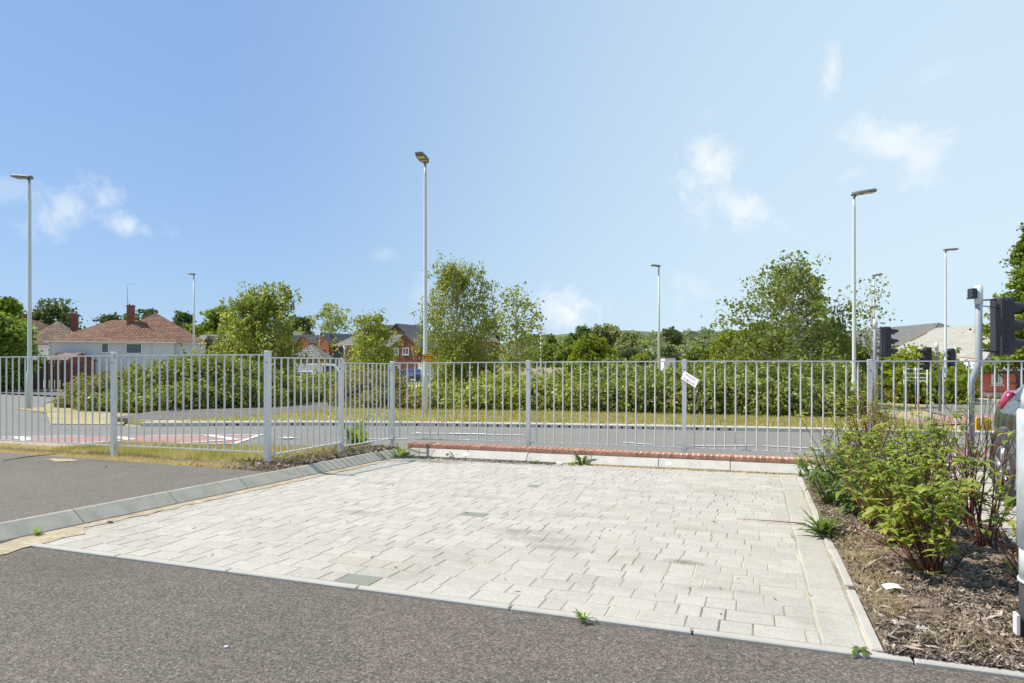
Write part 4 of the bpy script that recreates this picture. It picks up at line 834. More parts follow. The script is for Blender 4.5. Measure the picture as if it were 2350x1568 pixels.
def lump_pts(lumps,dens,depth=.25,zmin=-9e9):
    out=[];nor=[]; Ls=np.array(lumps,float)
    for L in lumps:
        cx_,cy_,cz_,rx,ry,rz=L; area=4*math.pi*((rx*ry)**1.6+(rx*rz)**1.6+(ry*rz)**1.6)**(1/1.6)/3**(1/1.6); n=int(area*dens)
        d=rng.normal(size=(n,3)); d/=np.linalg.norm(d,axis=1,keepdims=True)
        ph=rng.random(3)*6; wob=1+.13*np.sin(d[:,0]*5+ph[0])*np.sin(d[:,1]*6+ph[1])+.09*np.sin(d[:,2]*9+ph[2]+d[:,0]*7)
        rad=wob*(1-depth*rng.random(n)**1.5)+.1*rng.random(n)**5
        p=np.array([cx_,cy_,cz_])+d*rad[:,None]*np.array([rx,ry,rz]); keep=(d[:,2]>-.6)
        for M_2 in Ls:
            if tuple(M_2)==tuple(L): continue
            q=(p-M_2[:3])/M_2[3:]; keep&=((q**2).sum(1)>.62)
        p=p[keep]; out.append(p); nor.append(d[keep]/np.array([rx,ry,rz]))
    P_=np.concatenate(out); Nn=np.concatenate(nor); Nn/=np.linalg.norm(Nn,axis=1,keepdims=True)
    k=P_[:,2]>zmin; return P_[k],Nn[k]
def core(lumps,parent,sc=.8,mt=None,name='twig_shade_core'):  # solid inner lumps; dark colour stands in for shade behind the leaves
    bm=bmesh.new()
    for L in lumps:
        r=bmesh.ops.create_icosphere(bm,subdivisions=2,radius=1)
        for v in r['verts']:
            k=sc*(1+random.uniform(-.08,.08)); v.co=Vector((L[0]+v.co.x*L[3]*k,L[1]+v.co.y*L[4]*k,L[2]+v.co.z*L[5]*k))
    me=bpy.data.meshes.new(name); bm.to_mesh(me); bm.free(); me.materials.append(mt or m_twig_shade); o=link(name,me,parent); o['kind']='stuff'
def bush(label,cat,lumps,dens,size,lm,name='bramble_hedge',core_sc=.66,depth=.42,nscale=1.1,group=None,trunk=None,spikes=0):
    cx_=sum(l[0] for l in lumps)/len(lumps); cy_=sum(l[1] for l in lumps)/len(lumps); zb=min(l[2]-l[5] for l in lumps)
    e=empty(name,(cx_,cy_,G(cy_))); tag(e,label,cat,group); off=np.array([cx_,cy_,G(cy_)])
    lu=[(l[0]-cx_,l[1]-cy_,l[2]-G(cy_),*l[3:]) for l in lumps]
    p,nn_=lump_pts(lu,dens,depth,zmin=-.1)
    if spikes:
        ex=[];en=[]
        for i in range(spikes):
            L=random.choice(lu); d=rng.normal(size=3); d[2]=abs(d[2])+.4; d/=np.linalg.norm(d); st=np.array(L[:3])+d*np.array(L[3:])
            ln=random.uniform(.15,.5)*max(.5,L[5]); k=int(14*max(1,ln/.3)); t=rng.random((k,1)); bend=np.array([d[0]*.6,d[1]*.6,-.4])
            ex.append(st+d*ln*t+bend*ln*t**2*.6+rng.normal(size=(k,3))*size*.4); en.append(np.tile(d,(k,1)))
        p=np.concatenate([p]+ex); nn_=np.concatenate([nn_]+en)
    quads('foliage',p,size,lm,e,nn_,nscale=nscale)
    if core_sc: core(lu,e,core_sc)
    if trunk:
        b=MB(); b.tube([(0,0,-.2),(trunk*.3,0,lu[0][2]*.5),(0,0,lu[0][2])],[trunk,trunk*.8,trunk*.4],7); b.build('trunk',m_bark,e)
    return e
def strip_lumps(pts,hts,r,step,var=.25,up=.55):
    out=[]; V_=[Vector((x,y,0)) for x,y in pts]; segs=list(zip(V_[:-1],V_[1:],hts[:-1],hts[1:]))
    for a,b_,h0_,h1_ in segs:
        L=(b_-a).length; n=max(1,int(L/step))
        for i in range(n):
            t=(i+random.random()*.6)/n; q=a+(b_-a)*t; h=(h0_+(h1_-h0_)*t)*random.uniform(1-var,1+var*.6)
            rr=r*random.uniform(.75,1.25); out.append((q.x+random.uniform(-.3,.3),q.y+random.uniform(-.2,.5),G(q.y)+h*.42,rr,rr*.9,h*.58))
    return out
# left bramble mound
def mound(pxs): 
    out=[]
    for X,topY,d,r in pxs:
        q=P(X,831,d); g=G(q.y); h=H+(HYP-topY-random.uniform(-9,11))/F*d-g; out.append((q.x,q.y,g+h*.4,r,r*.9,h*.6))
    return out
Lm=mound([(205,872,24.5,1.0),(235,858,24,1.1),(290,843,24.5,1.2),(345,832,24,1.2),(400,822,24,1.25),(450,816,24,1.3),(500,814,24.5,1.35),(545,824,25,1.3),(590,832,25.5,1.2),(635,858,26,1.1),(250,905,22.6,1.0),(310,885,22.0,1.0),(360,880,21.6,1.1),(420,872,22.4,1.0),(480,868,23,1.0),(540,872,23.5,1.0),(600,880,24.5,1.0),(650,872,27,1.0),(175,905,24.5,.7)])
bush('large bramble mound left of the footpath in front of the shaded white house','hedge',Lm[3:],330,.072,l_bram,spikes=120)
bush('browner left end of the bramble mound beside the lamp post','hedge',Lm[:3]+Lm[-1:]+[Lm[10]],300,.065,l_tang,name='scrub_bush',spikes=60)
Lm=mound([(690,868,30,1.1),(730,864,31,1.2),(770,862,32,1.2),(660,880,28,1.0),(705,885,29,1.0),(750,888,30,1.0),(790,885,31,1.0)])
bush('dark green bushes behind the footpath before the parked white car','bush',Lm,220,.085,l_bram,name='roadside_bush',spikes=40)
Lm=mound([(810,866,25,.9),(850,856,26,1.1),(890,858,27,1.0),(940,888,25,.8),(830,905,23.6,.7),(870,902,23.4,.8),(915,905,23.4,.8),(955,906,23.2,.8)])
bush('greyish tangled low shrubs left of the middle lamp post','bush',Lm,300,.065,l_tang,name='low_shrubs',spikes=80)
Lm=mound([(1000,902,23.3,.8),(1045,900,23.3,.9),(1090,895,23.2,.9),(985,885,25,.8),(1030,880,25,.9),(1080,872,25.5,1.0)])
bush('yellowing bramble hedge right of the middle lamp post','hedge',Lm,330,.07,l_bramy,spikes=90)
Lm=mound([(1130,885,23,1.0),(1180,880,23,1.0),(1230,878,23,1.0),(1280,872,23,1.0),(1140,862,25,1.1),(1200,860,25.5,1.1),(1260,862,25,1.1),(1310,858,25,1.0),(1330,880,22.6,1.0)])
bush('bright green bramble hedge in the middle below the woodland','hedge',Lm,330,.072,l_bramy,spikes=110)
Lm=mound([(1380,842,24.5,1.1),(1430,836,24,1.2),(1480,836,24,1.2),(1530,838,24,1.2),(1580,836,23.5,1.2),(1630,838,23.5,1.2),(1360,868,22.5,1.0),(1410,864,22.2,1.0),(1460,866,22.,1.0),(1510,868,22.,1.0),(1560,866,21.8,1.0),(1610,868,21.6,1.0),(1655,866,21.4,1.0)])
bush('tall dense bramble hedge behind the notice post','hedge',Lm,330,.072,l_bram,spikes=140)
Lm=mound([(1680,836,23,1.2),(1730,838,23,1.2),(1780,840,22.8,1.2),(1830,842,22.6,1.2),(1880,838,22.6,1.1),(1920,836,23,1.1),(1700,868,21.2,1.0),(1750,872,21,1.0),(1800,872,20.8,1.0),(1850,874,20.8,1.0),(1900,872,21,.9),(1945,862,22,.9)])
bush('dense bramble hedge under the big poplar beside the right lamp post','hedge',Lm,330,.072,l_bram,spikes=140)
Lm=mound([(2010,830,40,2.0),(2060,815,40,2.4),(2105,800,39,2.4),(2145,814,38,2.0),(2165,835,36,1.2),(2040,860,36,1.8),(2090,850,35,2.0),(2140,855,34,1.8)])
bush('ivy covered bank of lime green leaves in front of the sheds','bush',Lm,60,.17,l_lime,name='ivy_bank',spikes=50)
# trees
l_pop=leafmat('poplar_leaves',[(0.071,0.091,0.030),(0.151,0.181,0.050),(0.262,0.302,0.081),(0.423,0.464,0.151)],.35,.5,.9,.4)
def tree(label,X,d,topY,wpx,lm,kind='round',trunkY=None,n=26,leaf=.13,dens=380,bark=None,group=None,baseZ=None,clumpr=.9,name='tree',low=.25,sparse=1.0,trk=.16,sq=1.0,sprouts=()):
    q=P(X,831,d); g=G(q.y) if baseZ is None else baseZ; e=empty(name,(q.x,q.y,g),random.random()*0); tag(e,label,'tree',group)
    h=H+(HYP-topY)/F*d-g; rw=wpx/2/F*d; bark=bark or m_bark
    b=MB(); lean=random.uniform(-.03,.03)*h; hp=[(0,0,-.1),(lean*.3,0,h*.3),(lean*.7,lean*.3,h*.6),(lean,lean*.4,h*.93)]; b.tube(hp,[trk,trk*.8,trk*.5,trk*.12],8)
    tips=[]; 
    for i in range(n):
        if kind=='birch': f=low+(1-low)*((i+random.random())/n); rad=rw*(math.sin(math.pi*min(1,(f-low)/(1-low)*.80+.14)))**.8
        elif kind=='round': f=low+(1-low)*((i+random.random())/n); rad=rw*math.sin(math.pi*min(1,.20+.74*(f-low)/(1-low)))
        elif kind=='conifer': f=low+(1-low)*((i+random.random())/n); rad=rw*(1-(f-low)/(1-low))**.75+.15
        elif kind=='vase': f=low+(1-low)*((i+random.random())/n); rad=rw*(.35+.65*math.sin(math.pi*.5*min(1,1.35*(f-low)/(1-low)))) * (1 if f<.85 else .7)
        a=i*2.4+random.uniform(-.5,.5); rr=rad*random.uniform(.55,1.0)*(1 if i%4 else .35)
        tips.append((rr*math.cos(a)+lean*f,rr*math.sin(a),h*f))
    for (sx_,sy_) in sprouts:
        a_=P(sx_,sy_,d)-q; tips.append((a_.x,a_.y+random.uniform(-.4,.4),H+(HYP-sy_)/F*d-g-.15))
    for tp in tips:
        f0=max(.12,tp[2]/h-random.uniform(.12,.3)); st=Vector((lean*f0,0,h*f0)); tp_=Vector(tp); mid=(st+tp_)/2+Vector((0,0,.06*h*(1 if kind!='conifer' else -.5)))
        b.tube([st,mid,tp_],[trk*.32*(1.1-f0),trk*.2*(1.1-f0),.012],5,cap=False)
    b.build('trunk',bark,e)
    pts=[]
    for tp in tips:
        f=tp[2]/h; k=int(dens*sparse*random.uniform(.6,1.4)*(1 if kind=='conifer' else 1.45-.9*f)); cr=clumpr*random.uniform(.7,1.2)*(1.1-.35*f)
        if kind=='birch':
            ns=max(4,k//22)
            for j in range(ns):
                o=np.array(tp)+rng.normal(size=3)*cr*np.array([.55,.55,.42]); ln=random.uniform(.3,1.2)*cr*1.3; m_=22; t=rng.random((m_,1))
                pts.append(o+np.array([[0,0,-1.]])*t*ln+rng.normal(size=(m_,3))*np.array([.07,.07,.05])*(.6+cr))
        elif kind=='conifer':
            d_=np.array([tp[0],tp[1],0.]); L=np.linalg.norm(d_)+.01; u_=d_/L; t=rng.random((k,1))**.7
            pp=np.array([0,0,tp[2]])+u_*L*1.15*t+np.array([[0,0,-1]])*(t**2)*.28*L*.6; pts.append(pp+rng.normal(size=(k,3))*np.array([.25,.25,.14])*cr)
        else:
            sub=5
            for j in range(sub):
                o=np.array(tp)+rng.normal(size=3)*cr*.5*np.array([1,1,.75*sq]); pts.append(o+rng.normal(size=(k//sub,3))*cr*.27*np.array([1.1,1.1,.8]))
    p=np.concatenate(pts); p=p[(p[:,2]>.3)&(p[:,2]<h*1.12)]
    quads('crown',p,leaf,lm,e,nscale=1,normals=np.tile([0,0,.25],(len(p),1)),droop=(kind=='birch'))
    return e
tree('drooping bright green birch left of the railing post, wider than tall',592,36,676,168,l_birchg,'birch',n=62,leaf=.10,dens=430,bark=m_birchbark,clumpr=.95,low=.12,trk=.14,sprouts=[(618,664),(632,652),(645,648),(655,655),(662,668),(556,682),(540,690),(648,668),(628,676)])
tree('tall slender silver birch right of the orange sign',1052,27.5,606,168,l_birch,'birch',n=66,leaf=.06,dens=400,bark=m_birchbark,clumpr=.62,low=.10,trk=.11,sprouts=[(1010,615),(1030,600),(1078,604),(1100,618),(1118,640),(1050,612)])
tree('small airy birch with forked trunk right of the tall birch',1186,29,668,150,l_birch,'round',n=34,leaf=.085,dens=110,bark=m_birchbark,clumpr=.62,low=.32,trk=.09)
tree('small rounded birch in front of the brick houses',852,50,728,108,l_birch,'round',n=34,leaf=.12,dens=300,bark=m_birchbark,clumpr=1.0,low=.12,trk=.12)
tree('pale feathery tree above the orange brick roofs',766,75,706,100,l_silver,'round',n=18,leaf=.2,dens=110,clumpr=1.0,low=.70,trk=.15)
tree('thin bare sapling with white stems by the pyramid roofed garage',731,42,758,46,l_tang,'vase',n=14,leaf=.1,dens=9,bark=m_birchbark,clumpr=.6,low=.35,trk=.07)
tree('big poplar with pale trunk and airy top right of centre',1822,31,610,300,l_pop,'round',n=100,leaf=.11,dens=140,bark=m_birchbark,clumpr=.8,low=.2,trk=.17)
tree('sparse young tree with few leaves behind the grey street lamp',2006,34,640,78,l_pop,'vase',n=24,leaf=.10,dens=26,bark=m_birchbark,clumpr=.6,low=.4,trk=.07)
tree('bushy conifer at the right edge behind the nearest signal head',2376,24,520,240,l_con,'conifer',n=100,leaf=.09,dens=460,clumpr=.7,low=.27,trk=.2)
tree('dark conifer at the far left edge behind the lamp post',20,50,690,120,l_con,'conifer',n=50,leaf=.2,dens=260,clumpr=1.2,low=.1,trk=.2)
tree('sunlit broadleaf tree at the left edge before the brown fence',8,44,738,100,l_mid,'round',n=30,leaf=.2,dens=330,clumpr=1.1,low=.15,trk=.2)
for (X,d,ty,w,lm,lab) in ((118,150,703,120,l_dark,'broad dark tree above the roofs at far left'),(258,175,728,66,l_dark,'low dark tree between the two left chimneys'),(345,170,715,44,l_dark,'dark tree behind the tall chimney of the shaded white house'),(300,180,726,60,l_dark,'flat dark tree behind the left roof ridge'),
  (415,150,725,56,l_dark,'dark tree right of the red tiled hip roof'),(502,130,714,62,l_mid,'grey green tree left of the drooping birch'),(684,190,728,70,l_dark,'dark round tree beyond the grey roofs right of the drooping birch'),(450,140,752,30,l_mid,'small tree low behind the thin street lamp')):
    tree(lab,X,d,ty,w,lm,'round',n=26,leaf=.5,dens=260,clumpr=2.6*w/100+.6,low=.35,trk=.3,sq=.8)
# woodland
wl=[]
for (X,ty,w,d,lm,lab) in ((1262,768,50,95,l_mid,'olive tree at the left end of the woodland'),(1300,772,56,85,l_mid,'dull green tree behind the slim white column'),(1326,748,50,120,l_dark,'dark rounded tree on the woodland skyline left'),
  (1352,768,90,60,l_lime,'bright lime green tree in the middle distance'),(1395,744,76,130,l_silver,'grey green willow on the woodland skyline'),(1440,760,50,110,l_silver,'silvery willow next to the dark bush'),
  (1432,800,50,75,l_dark,'dark bush left of the thin lamp post in the wood'),(1385,790,60,62,l_lime,'light green bush merging with the lime tree'),(1535,795,60,80,l_dark,'dark green bush right of the thin lamp post in the wood'),(1545,755,50,190,l_dark,'dark tree cresting the skyline right of the thin lamp post'),
  (1480,815,60,55,l_lime,'low lime bush at the foot of the thin lamp post'),(1610,795,90,60,l_mid,'rounded green bush left of the big poplar'),(1690,760,90,48,l_lime,'yellow green bush under the left side of the big poplar'),(1750,740,110,38,l_mid,'dense green bush filling the left base of the big poplar'),
  (1900,735,110,38,l_mid,'dense dark green bush filling the right base of the big poplar'),(1830,760,120,36,l_dark,'dark green bush below the trunk of the big poplar'),(1955,775,60,36,l_mid,'green bush behind the cream lamp post at right'),(1660,785,60,58,l_lime,'pale lime bush at the edge of the woodland'),(1325,835,80,33,l_mid,'dark leafy bush rising above the hedge below the lime tree'),(1385,828,50,32,l_mid,'leafy bush above the hedge left of the notice post')):
    q=P(X,831,d); g=G(q.y); r=w/2/F*d; h=H+(HYP-ty)/F*d-g; lu=[]
    for j in range(9): 
        rr=r*random.uniform(.4,.62); hh=h*random.uniform(.62,1.0) if j else h; lu.append((q.x+random.uniform(-.62,.62)*r*(1 if j else .2),q.y+random.uniform(-.5,.5)*r,g+hh-rr*.9,rr,rr,rr*.95))
    for j in range(4): lu.append((q.x+random.uniform(-.7,.7)*r,q.y-r*.3,g+h*.3,r*.55,r*.5,h*.34))
    dn=1.9/(d/F*3.2)**2/ (1.6 if d>100 else 1)
    bush(lab,'tree' if d>40 and ty<800 else 'bush',lu,min(dn,120),max(.13,d/F*3.2*1.1),lm,name='woodland_tree' if d>40 else 'roadside_bush',core_sc=.72,depth=.35,spikes=30 if d<70 else 16,nscale=1.2,trunk=.2)
wd=empty('woodland'); tag(wd,'grey green woodland rising to the skyline behind the hedges','woodland',kind='stuff')
lu=[]
for ring,(d0,y0,sz) in enumerate(((140,790,7),(165,778,8),(200,768,9),(240,760,10),(300,752,13))):
    for X in range(1215,2000,int(sz*F/d0*.62)):
        q=P(X+random.uniform(-9,9),831,d0*random.uniform(.95,1.05)); ty=y0+random.uniform(-5,6)+(6 if X<1330 else 0)-(4 if 1500<X<1700 and ring>2 else 0)
        zt=H+(HYP-ty)/F*d0; rr=sz*random.uniform(.45,.7); lu.append((q.x,q.y,zt-rr,rr,rr,rr)); lu.append((q.x,q.y,zt-rr*2.2,rr*1.2,rr,rr*1.3))
p=[];nn_=[]
for L in lu:
    n=int(1300); d_=rng.normal(size=(n,3)); d_/=np.linalg.norm(d_,axis=1,keepdims=True); d_[:,2]=np.abs(d_[:,2])*1.0-.25
    ph=random.random()*9; wob=1+.18*np.sin(d_[:,0]*6+ph)*np.sin(d_[:,2]*7+ph); wob=wob+.10*np.sin(d_[:,0]*17+ph*3)*np.sin(d_[:,2]*15)+.08*np.sin(d_[:,1]*23+ph); p.append(np.array(L[:3])+d_*wob[:,None]*np.array(L[3:])*(1-.22*rng.random((n,1)))); nn_.append(d_)
o=quads('foliage',np.concatenate(p),0.62,l_silver,wd,np.concatenate(nn_),nscale=.9); o['kind']='stuff'
core(lu,wd,.80,mt=mat('woodland_shade',(.09,.11,.055),.9,var=.4,vscale=.3))  # woodland core: shade between the leaves put into its colour
hl=MB(); n=60; vs=[]
for i in range(n+1):
    X=-600+i*(3600/n); q0=P(X,831,330); q1=P(X,831,420); zt=H+(HYP-(768+10*math.sin(i*.7)+ (14 if X<1150 else 0)))/F*420; vs+=[(q0.x,q0.y,-2),(q1.x,q1.y,zt)]
hl.add(vs,[(2*i,2*i+2,2*i+3,2*i+1) for i in range(n)],True); o=hl.build('distant_hill',mat('hill_green',(.12,.16,.09),.9,var=.4,vscale=.05)); tag(o,kind='structure')
sheet('green_field',[tuple(P(X,831,d)[:2]) for X,d in ((895,38),(1240,33),(1400,40),(1420,80),(1180,95),(895,75))],m_green,-.01,cuts=(30,60))
sheet('yellow_field',[tuple(P(X,831,d)[:2]) for X,d in ((905,58),(1010,55),(1010,64),(905,66))],m_yel,.0,cuts=(60,))
sheet('worn_path',[tuple(P(X,831,d)[:2]) for X,d in ((1180,70),(1190,74),(1400,41),(1385,39))],mat('path_dust',(.60,.52,.30),.9,var=.2),.004,cuts=(30,45,60))
sheet('estate_road',[tuple(P(X,831,d)[:2]) for X,d in ((640,64),(1000,70),(1010,84),(640,90))],m_road,.0,cuts=(60,))
pf=empty('park_railing'); tag(pf,'thin dark green park railing behind the yellowing hedge','railing')
A=P(905,831,31);B=P(1005,831,30); b=MB(); b.tube([A+Vector((0,0,-.9)),B+Vector((0,0,-.9))],.015,4); b.build('rail',m_blackp,pf)
pb=MB(); pb.tube([(0,0,-1.8),(0,0,-.85)],.012,4); pbm=pb.mesh('bar',m_blackp)
for i in range(14): q=A+(B-A)*i/13; link('bar',pbm,pf,q)
# distant white buildings in the wood
for X,ty,w,lab in ((1533,822,24,'small white walled building among the woodland bushes'),(1482,822,14,'tiny pale hut at the foot of the thin lamp post')):
    q=P(X,831,70); e=empty('white_hut',(q.x,q.y,G(q.y)),TH); tag(e,lab,'building'); b=MB(); h=H+(HYP-ty)/F*70-G(q.y); b.box(0,0,h/2,w/F*70,2,h); b.build('wall',m_whiter,e); b=MB(); b.box(.1,0,h+.08,w/F*70+.3,2.3,.16); b.build('roof',m_slate2,e)
# ------------------------------------------------------------------ grass blades
def blades(name,pts,h,w,lm,parent=None,lean=.5,kind='stuff',label=None):
    pts=np.asarray(pts,float); n=len(pts); a=rng.random(n)*2*math.pi; hh=h*(.5+rng.random(n)); la=lean*(rng.random(n))*hh; dx=np.cos(a);dy=np.sin(a)
    b=rng.random(n)*math.pi; wx=np.cos(b)*w/2; wy=np.sin(b)*w/2
    v0=pts+np.stack([wx,wy,0*a],1); v1=pts-np.stack([wx,wy,0*a],1); m=pts+np.stack([dx*la*.4,dy*la*.4,hh*.6],1); tp=pts+np.stack([dx*la,dy*la,hh],1)
    V=np.stack([v0,v1,tp],1).reshape(-1,3)
    me=bpy.data.meshes.new(name); me.vertices.add(3*n); me.vertices.foreach_set('co',V.ravel().astype(np.float32)); me.loops.add(3*n); me.loops.foreach_set('vertex_index',np.arange(3*n,dtype=np.int32)); me.polygons.add(n)
    me.polygons.foreach_set('loop_start',np.arange(0,3*n,3,dtype=np.int32)); me.polygons.foreach_set('loop_total',np.full(n,3,dtype=np.int32)); me.update(); me.validate(); me.materials.append(lm)
    o=link(name,me,parent); 
    if kind: o['kind']=kind
    if label: o['label']=label
    return o
def scatter(n,x0,x1,fy0,fy1,dz,clump=None):
    x=rng.uniform(x0,x1,n); t=rng.random(n); y=np.array([fy0(a)+(fy1(a)-fy0(a))*b for a,b in zip(x,t)]); z=np.array([G(b)+dz for b in y])
    p=np.stack([x,y,z],1)
    if clump: k=(np.sin(x*clump+np.sin(y*clump*1.3)*2)+np.sin(y*clump*1.7+x*2))>-.4; p=p[k]
    return p
nearedge=lambda x: np.interp(x,[-24,-14,-9.8,-6.3,-5.1],[6.8,6.5,6.38,6.28,6.25])
roadedge=lambda x: np.interp(x,[-24,-13.2,-9.5,-6.6,-5.3],[7.2,7.35,8.0,8.7,9.3])
blades('verge_grass',scatter(24000,-9.6,-5.25,lambda x:max(nearedge(x)+.55,6.85)+.25*math.sin(x*5)*math.sin(x*2.3),roadedge,.08,None),.075,.005,l_grass,label='green and straw coloured grass on the verge behind the railing')
blades('dry_straw',scatter(26000,-14,-5.15,nearedge,lambda x:nearedge(x)+(.9 if x<-8.5 else .6),.085,None),.045,.005,l_straw,lean=1.6,label='dry straw grass along the footway edge')
blades('far_verge_grass',scatter(42000,-13,3.8,lambda x:np.interp(x,[-13.2,-10.4,-4.7,-.6,3.8],[12.2,13.9,15.95,16.9,17.75]),lambda x:21.3,.09,None),.08,.02,l_grass,label='dry yellow grass on the verge across the road')
blades('dry_straw',scatter(3200,-4.97,-4.78,lambda x:1.5,lambda x:8.3,.004,3),.02,.005,l_straw,lean=3,label='straw debris along the foot of the side kerb')
sd=MB(); wv=[.05+.05*math.sin(i*1.7)**2+(.16 if 2.6<1.4+i*.14<3.7 else 0)+random.uniform(0,.025) for i in range(53)]
for i in range(52):
    if 1.4+i*.14>8.2: break
    v=1.4+i*.14; z0_=.0052 if v<3.28 else .0165; z1_=.0052 if v+.14<3.28 else .0165
    sd.add([(-4.98,v,G(v)+z0_+.006),(-4.98,v+.14,G(v+.14)+z1_+.006),(-4.95+wv[i+1],v+.14,G(v+.14)+z1_),(-4.95+wv[i],v,G(v)+z0_)],[(0,3,2,1)])
o=sd.build('sand_drift',m_straw); tag(o,'wind blown sand and straw at the foot of the side kerb',kind='stuff')
for i,(X,Y,rx,ry) in enumerate(((142,1057,.28,.10),(320,1060,.08,.03))):
    q=GP(X,Y,.113); b=MB(); n=26; b.add([(q.x+math.cos(a)*rx*random.uniform(.45,1.25),q.y+math.sin(a)*ry*random.uniform(.4,1.3),G(q.y)+.118) for a in [2*math.pi*j/n for j in range(n)]],[tuple(range(n))]); o=b.build('sand_patch',m_straw); tag(o,'pale patch of dry sand on the footway',kind='stuff')
# soil along the back kerb
def chips(name,pts,size,lm,label=None,flat=.6,parent=None):
    pts=np.asarray(pts,float); n=len(pts); nr_=np.tile([0,0,1.],(n,1))
    o=quads(name,pts,size,lm,parent,nr_*flat*1.5,elong=4.6,jit=.8,nscale=.6); o['kind']='stuff'
    if label: o['label']=label
    return o
x=rng.uniform(-4.8,-2.6,1500); y=np.array([KF(a) for a in x])-np.abs(rng.normal(size=1500))*.10; chips('soil_crumbs',np.stack([x,y,-S*y+.018],1),.009,l_chip,'dark soil and crumbs at the foot of the back kerb')
x=rng.uniform(-2.6,.5,1100); y=np.array([KF(a) for a in x])-np.abs(rng.normal(size=1100))*.035; chips('soil_crumbs',np.stack([x,y,-S*y+.018],1),.010,l_straw,'pale crumbs along the back kerb')
x=-5.15-np.abs(rng.normal(0,.45,4200)); y=rng.uniform(6.3,9.2,4200); chips('soil_crumbs',np.stack([x,y,-S*y+.10+rng.random(4200)*.03],1),.016,l_chip,'dark bark and soil between the railing and the side kerb')
# scattered grit on paving
x=rng.uniform(-4.6,.4,170); y=rng.uniform(3.5,8.9,170); chips('grit',np.stack([x,y,-S*y+.0165],1),.006,l_chip,'dark bits of grit scattered on the paved bay')
x=rng.uniform(-6,3,260); y=rng.uniform(1.5,3.2,260); chips('grit',np.stack([x,y,-S*y+.004],1),.0028,l_straw,'pale grit on the car park asphalt')
# bark bed
bedm=mat('bark_bed_soil',(.22,.16,.115),.95,var=.6,vscale=14,bump=1,bscale=40)
bd=MB(); nx,ny=16,70; vs=[]
for j in range(ny+1):
    for i in range(nx+1):
        x=.535+i*(1.77-.535)/nx; y=3.33+j*(9.25-3.33)/ny; edge=min(i,nx-i,3)/3*min(j,3)/3; vs.append((x,y,G(y)+.012+.038*edge+.016*edge*math.sin(x*9+y*5)+.01*random.random()*edge))
bd.add(vs,[(j*(nx+1)+i,j*(nx+1)+i+1,(j+1)*(nx+1)+i+1,(j+1)*(nx+1)+i) for j in range(ny) for i in range(nx)],True); o=bd.build('planting_bed',bedm); tag(o,kind='structure')
n=42000; x=rng.uniform(.54,1.78,n); y=3.32+(9.2-3.32)*rng.random(n)**1.7; z=-S*y+.014+rng.random(n)*.018+.04*np.clip(np.minimum(x-.535,1.77-x)/.23,0,1)*np.clip((y-3.33)/.25,0,1); chips('bark_mulch',np.stack([x,y,z],1),.0075,l_chip,'brown bark chippings covering the planting bed')
n=2600; x=rng.uniform(.55,1.76,n); y=3.34+(6.5-3.34)*rng.random(n)**1.3; chips('bark_mulch',np.stack([x,y,-S*y+.03+.032*np.clip((y-3.33)/.25,0,1)+rng.random(n)*.012],1),.011,l_chip,'larger strips of bark lying on the planting bed',flat=1)
pts=[]
for (cx_,cy_,sg_) in ((.63,4.9,.08),(.62,4.35,.09),(.66,3.95,.08),(.7,5.3,.1),(1.65,6.3,.1),(.85,3.6,.12),(1.6,4.8,.1)):
    pts.append(np.stack([rng.normal(cx_,sg_,500),rng.normal(cy_,sg_*1.4,500)],1))
p=np.concatenate(pts); p=p[(p[:,0]>.54)&(p[:,0]<1.77)&(p[:,1]>3.36)]; p3=np.stack([p[:,0],p[:,1],-S*p[:,1]+.045],1); blades('dead_grass',p3,.045,.003,l_straw,lean=2.2,label='tufts of dead blond grass on the planting bed')

# litter card, stick, white stone, grit stone
q=GP(2047,1351,.07); e=empty('litter_card',(q.x,q.y,q.z+.012),.5); e.rotation_euler=(R(4),R(-5),.2); tag(e,'creased white card with a small square mark lying on the bark','litter')
b=MB(); vs=[(x_*.042,y_*.034,.006*math.cos(x_*2)) for y_ in(-1,1) for x_ in(-1,-.5,0,.5,1)]; b.add(vs,[(i,i+1,i+6,i+5) for i in range(4)]); o=b.build('card',mat('paper',(.85,.84,.8),.7,var=.03),e); sd=o.modifiers.new('s','SOLIDIFY'); sd.thickness=.0015
b=MB()
for cx_,cy_,sx_,sy_ in((-.009,.004,.002,.018),(.005,.004,.002,.018),(-.002,.012,.014,.002),(-.002,-.005,.014,.002)): b.box(cx_,cy_,.0085,sx_,sy_,.0008)
b.build('printed_mark',m_grey,e)
def stick(label,pts,r,mt):
    b=MB(); b.tube(pts,r,6); o=b.build('stick',mt); tag(o,label,'stick')
A=GP(1690,1196);B=GP(1850,1209); stick('long thin reddish stick lying across the paving to the bed',[(A.x,A.y,A.z+.02),((A.x+B.x)/2,(A.y+B.y)/2+.008,A.z+.024),(B.x,B.y,B.z+.025)],[.002,.0035,.005],m_stem)
A=GP(8,1059,.113);B=GP(128,1045,.113); stick('dark crooked twig on the footway at far left',[(A.x,A.y,A.z+.01),((A.x*.6+B.x*.4),(A.y*.6+B.y*.4)-.03,A.z+.015),(B.x,B.y,B.z+.02)],[.004,.006,.004],m_stemd)
def rock(label,X,Y,r,col,dz=0,sx=1.3):
    q=GP(X,Y,dz); bm=bmesh.new(); bmesh.ops.create_icosphere(bm,subdivisions=2,radius=r)
    for v in bm.verts: v.co=Vector((v.co.x*sx*random.uniform(.9,1.1),v.co.y*random.uniform(.85,1.1),v.co.z*.6))
    me=bpy.data.meshes.new('stone'); bm.to_mesh(me); bm.free(); me.materials.append(mat('stone_'+str(int(X)),col,.8,var=.1)); o=link('stone',me,None,(q.x,q.y,q.z+r*.35)); tag(o,label,'stone')
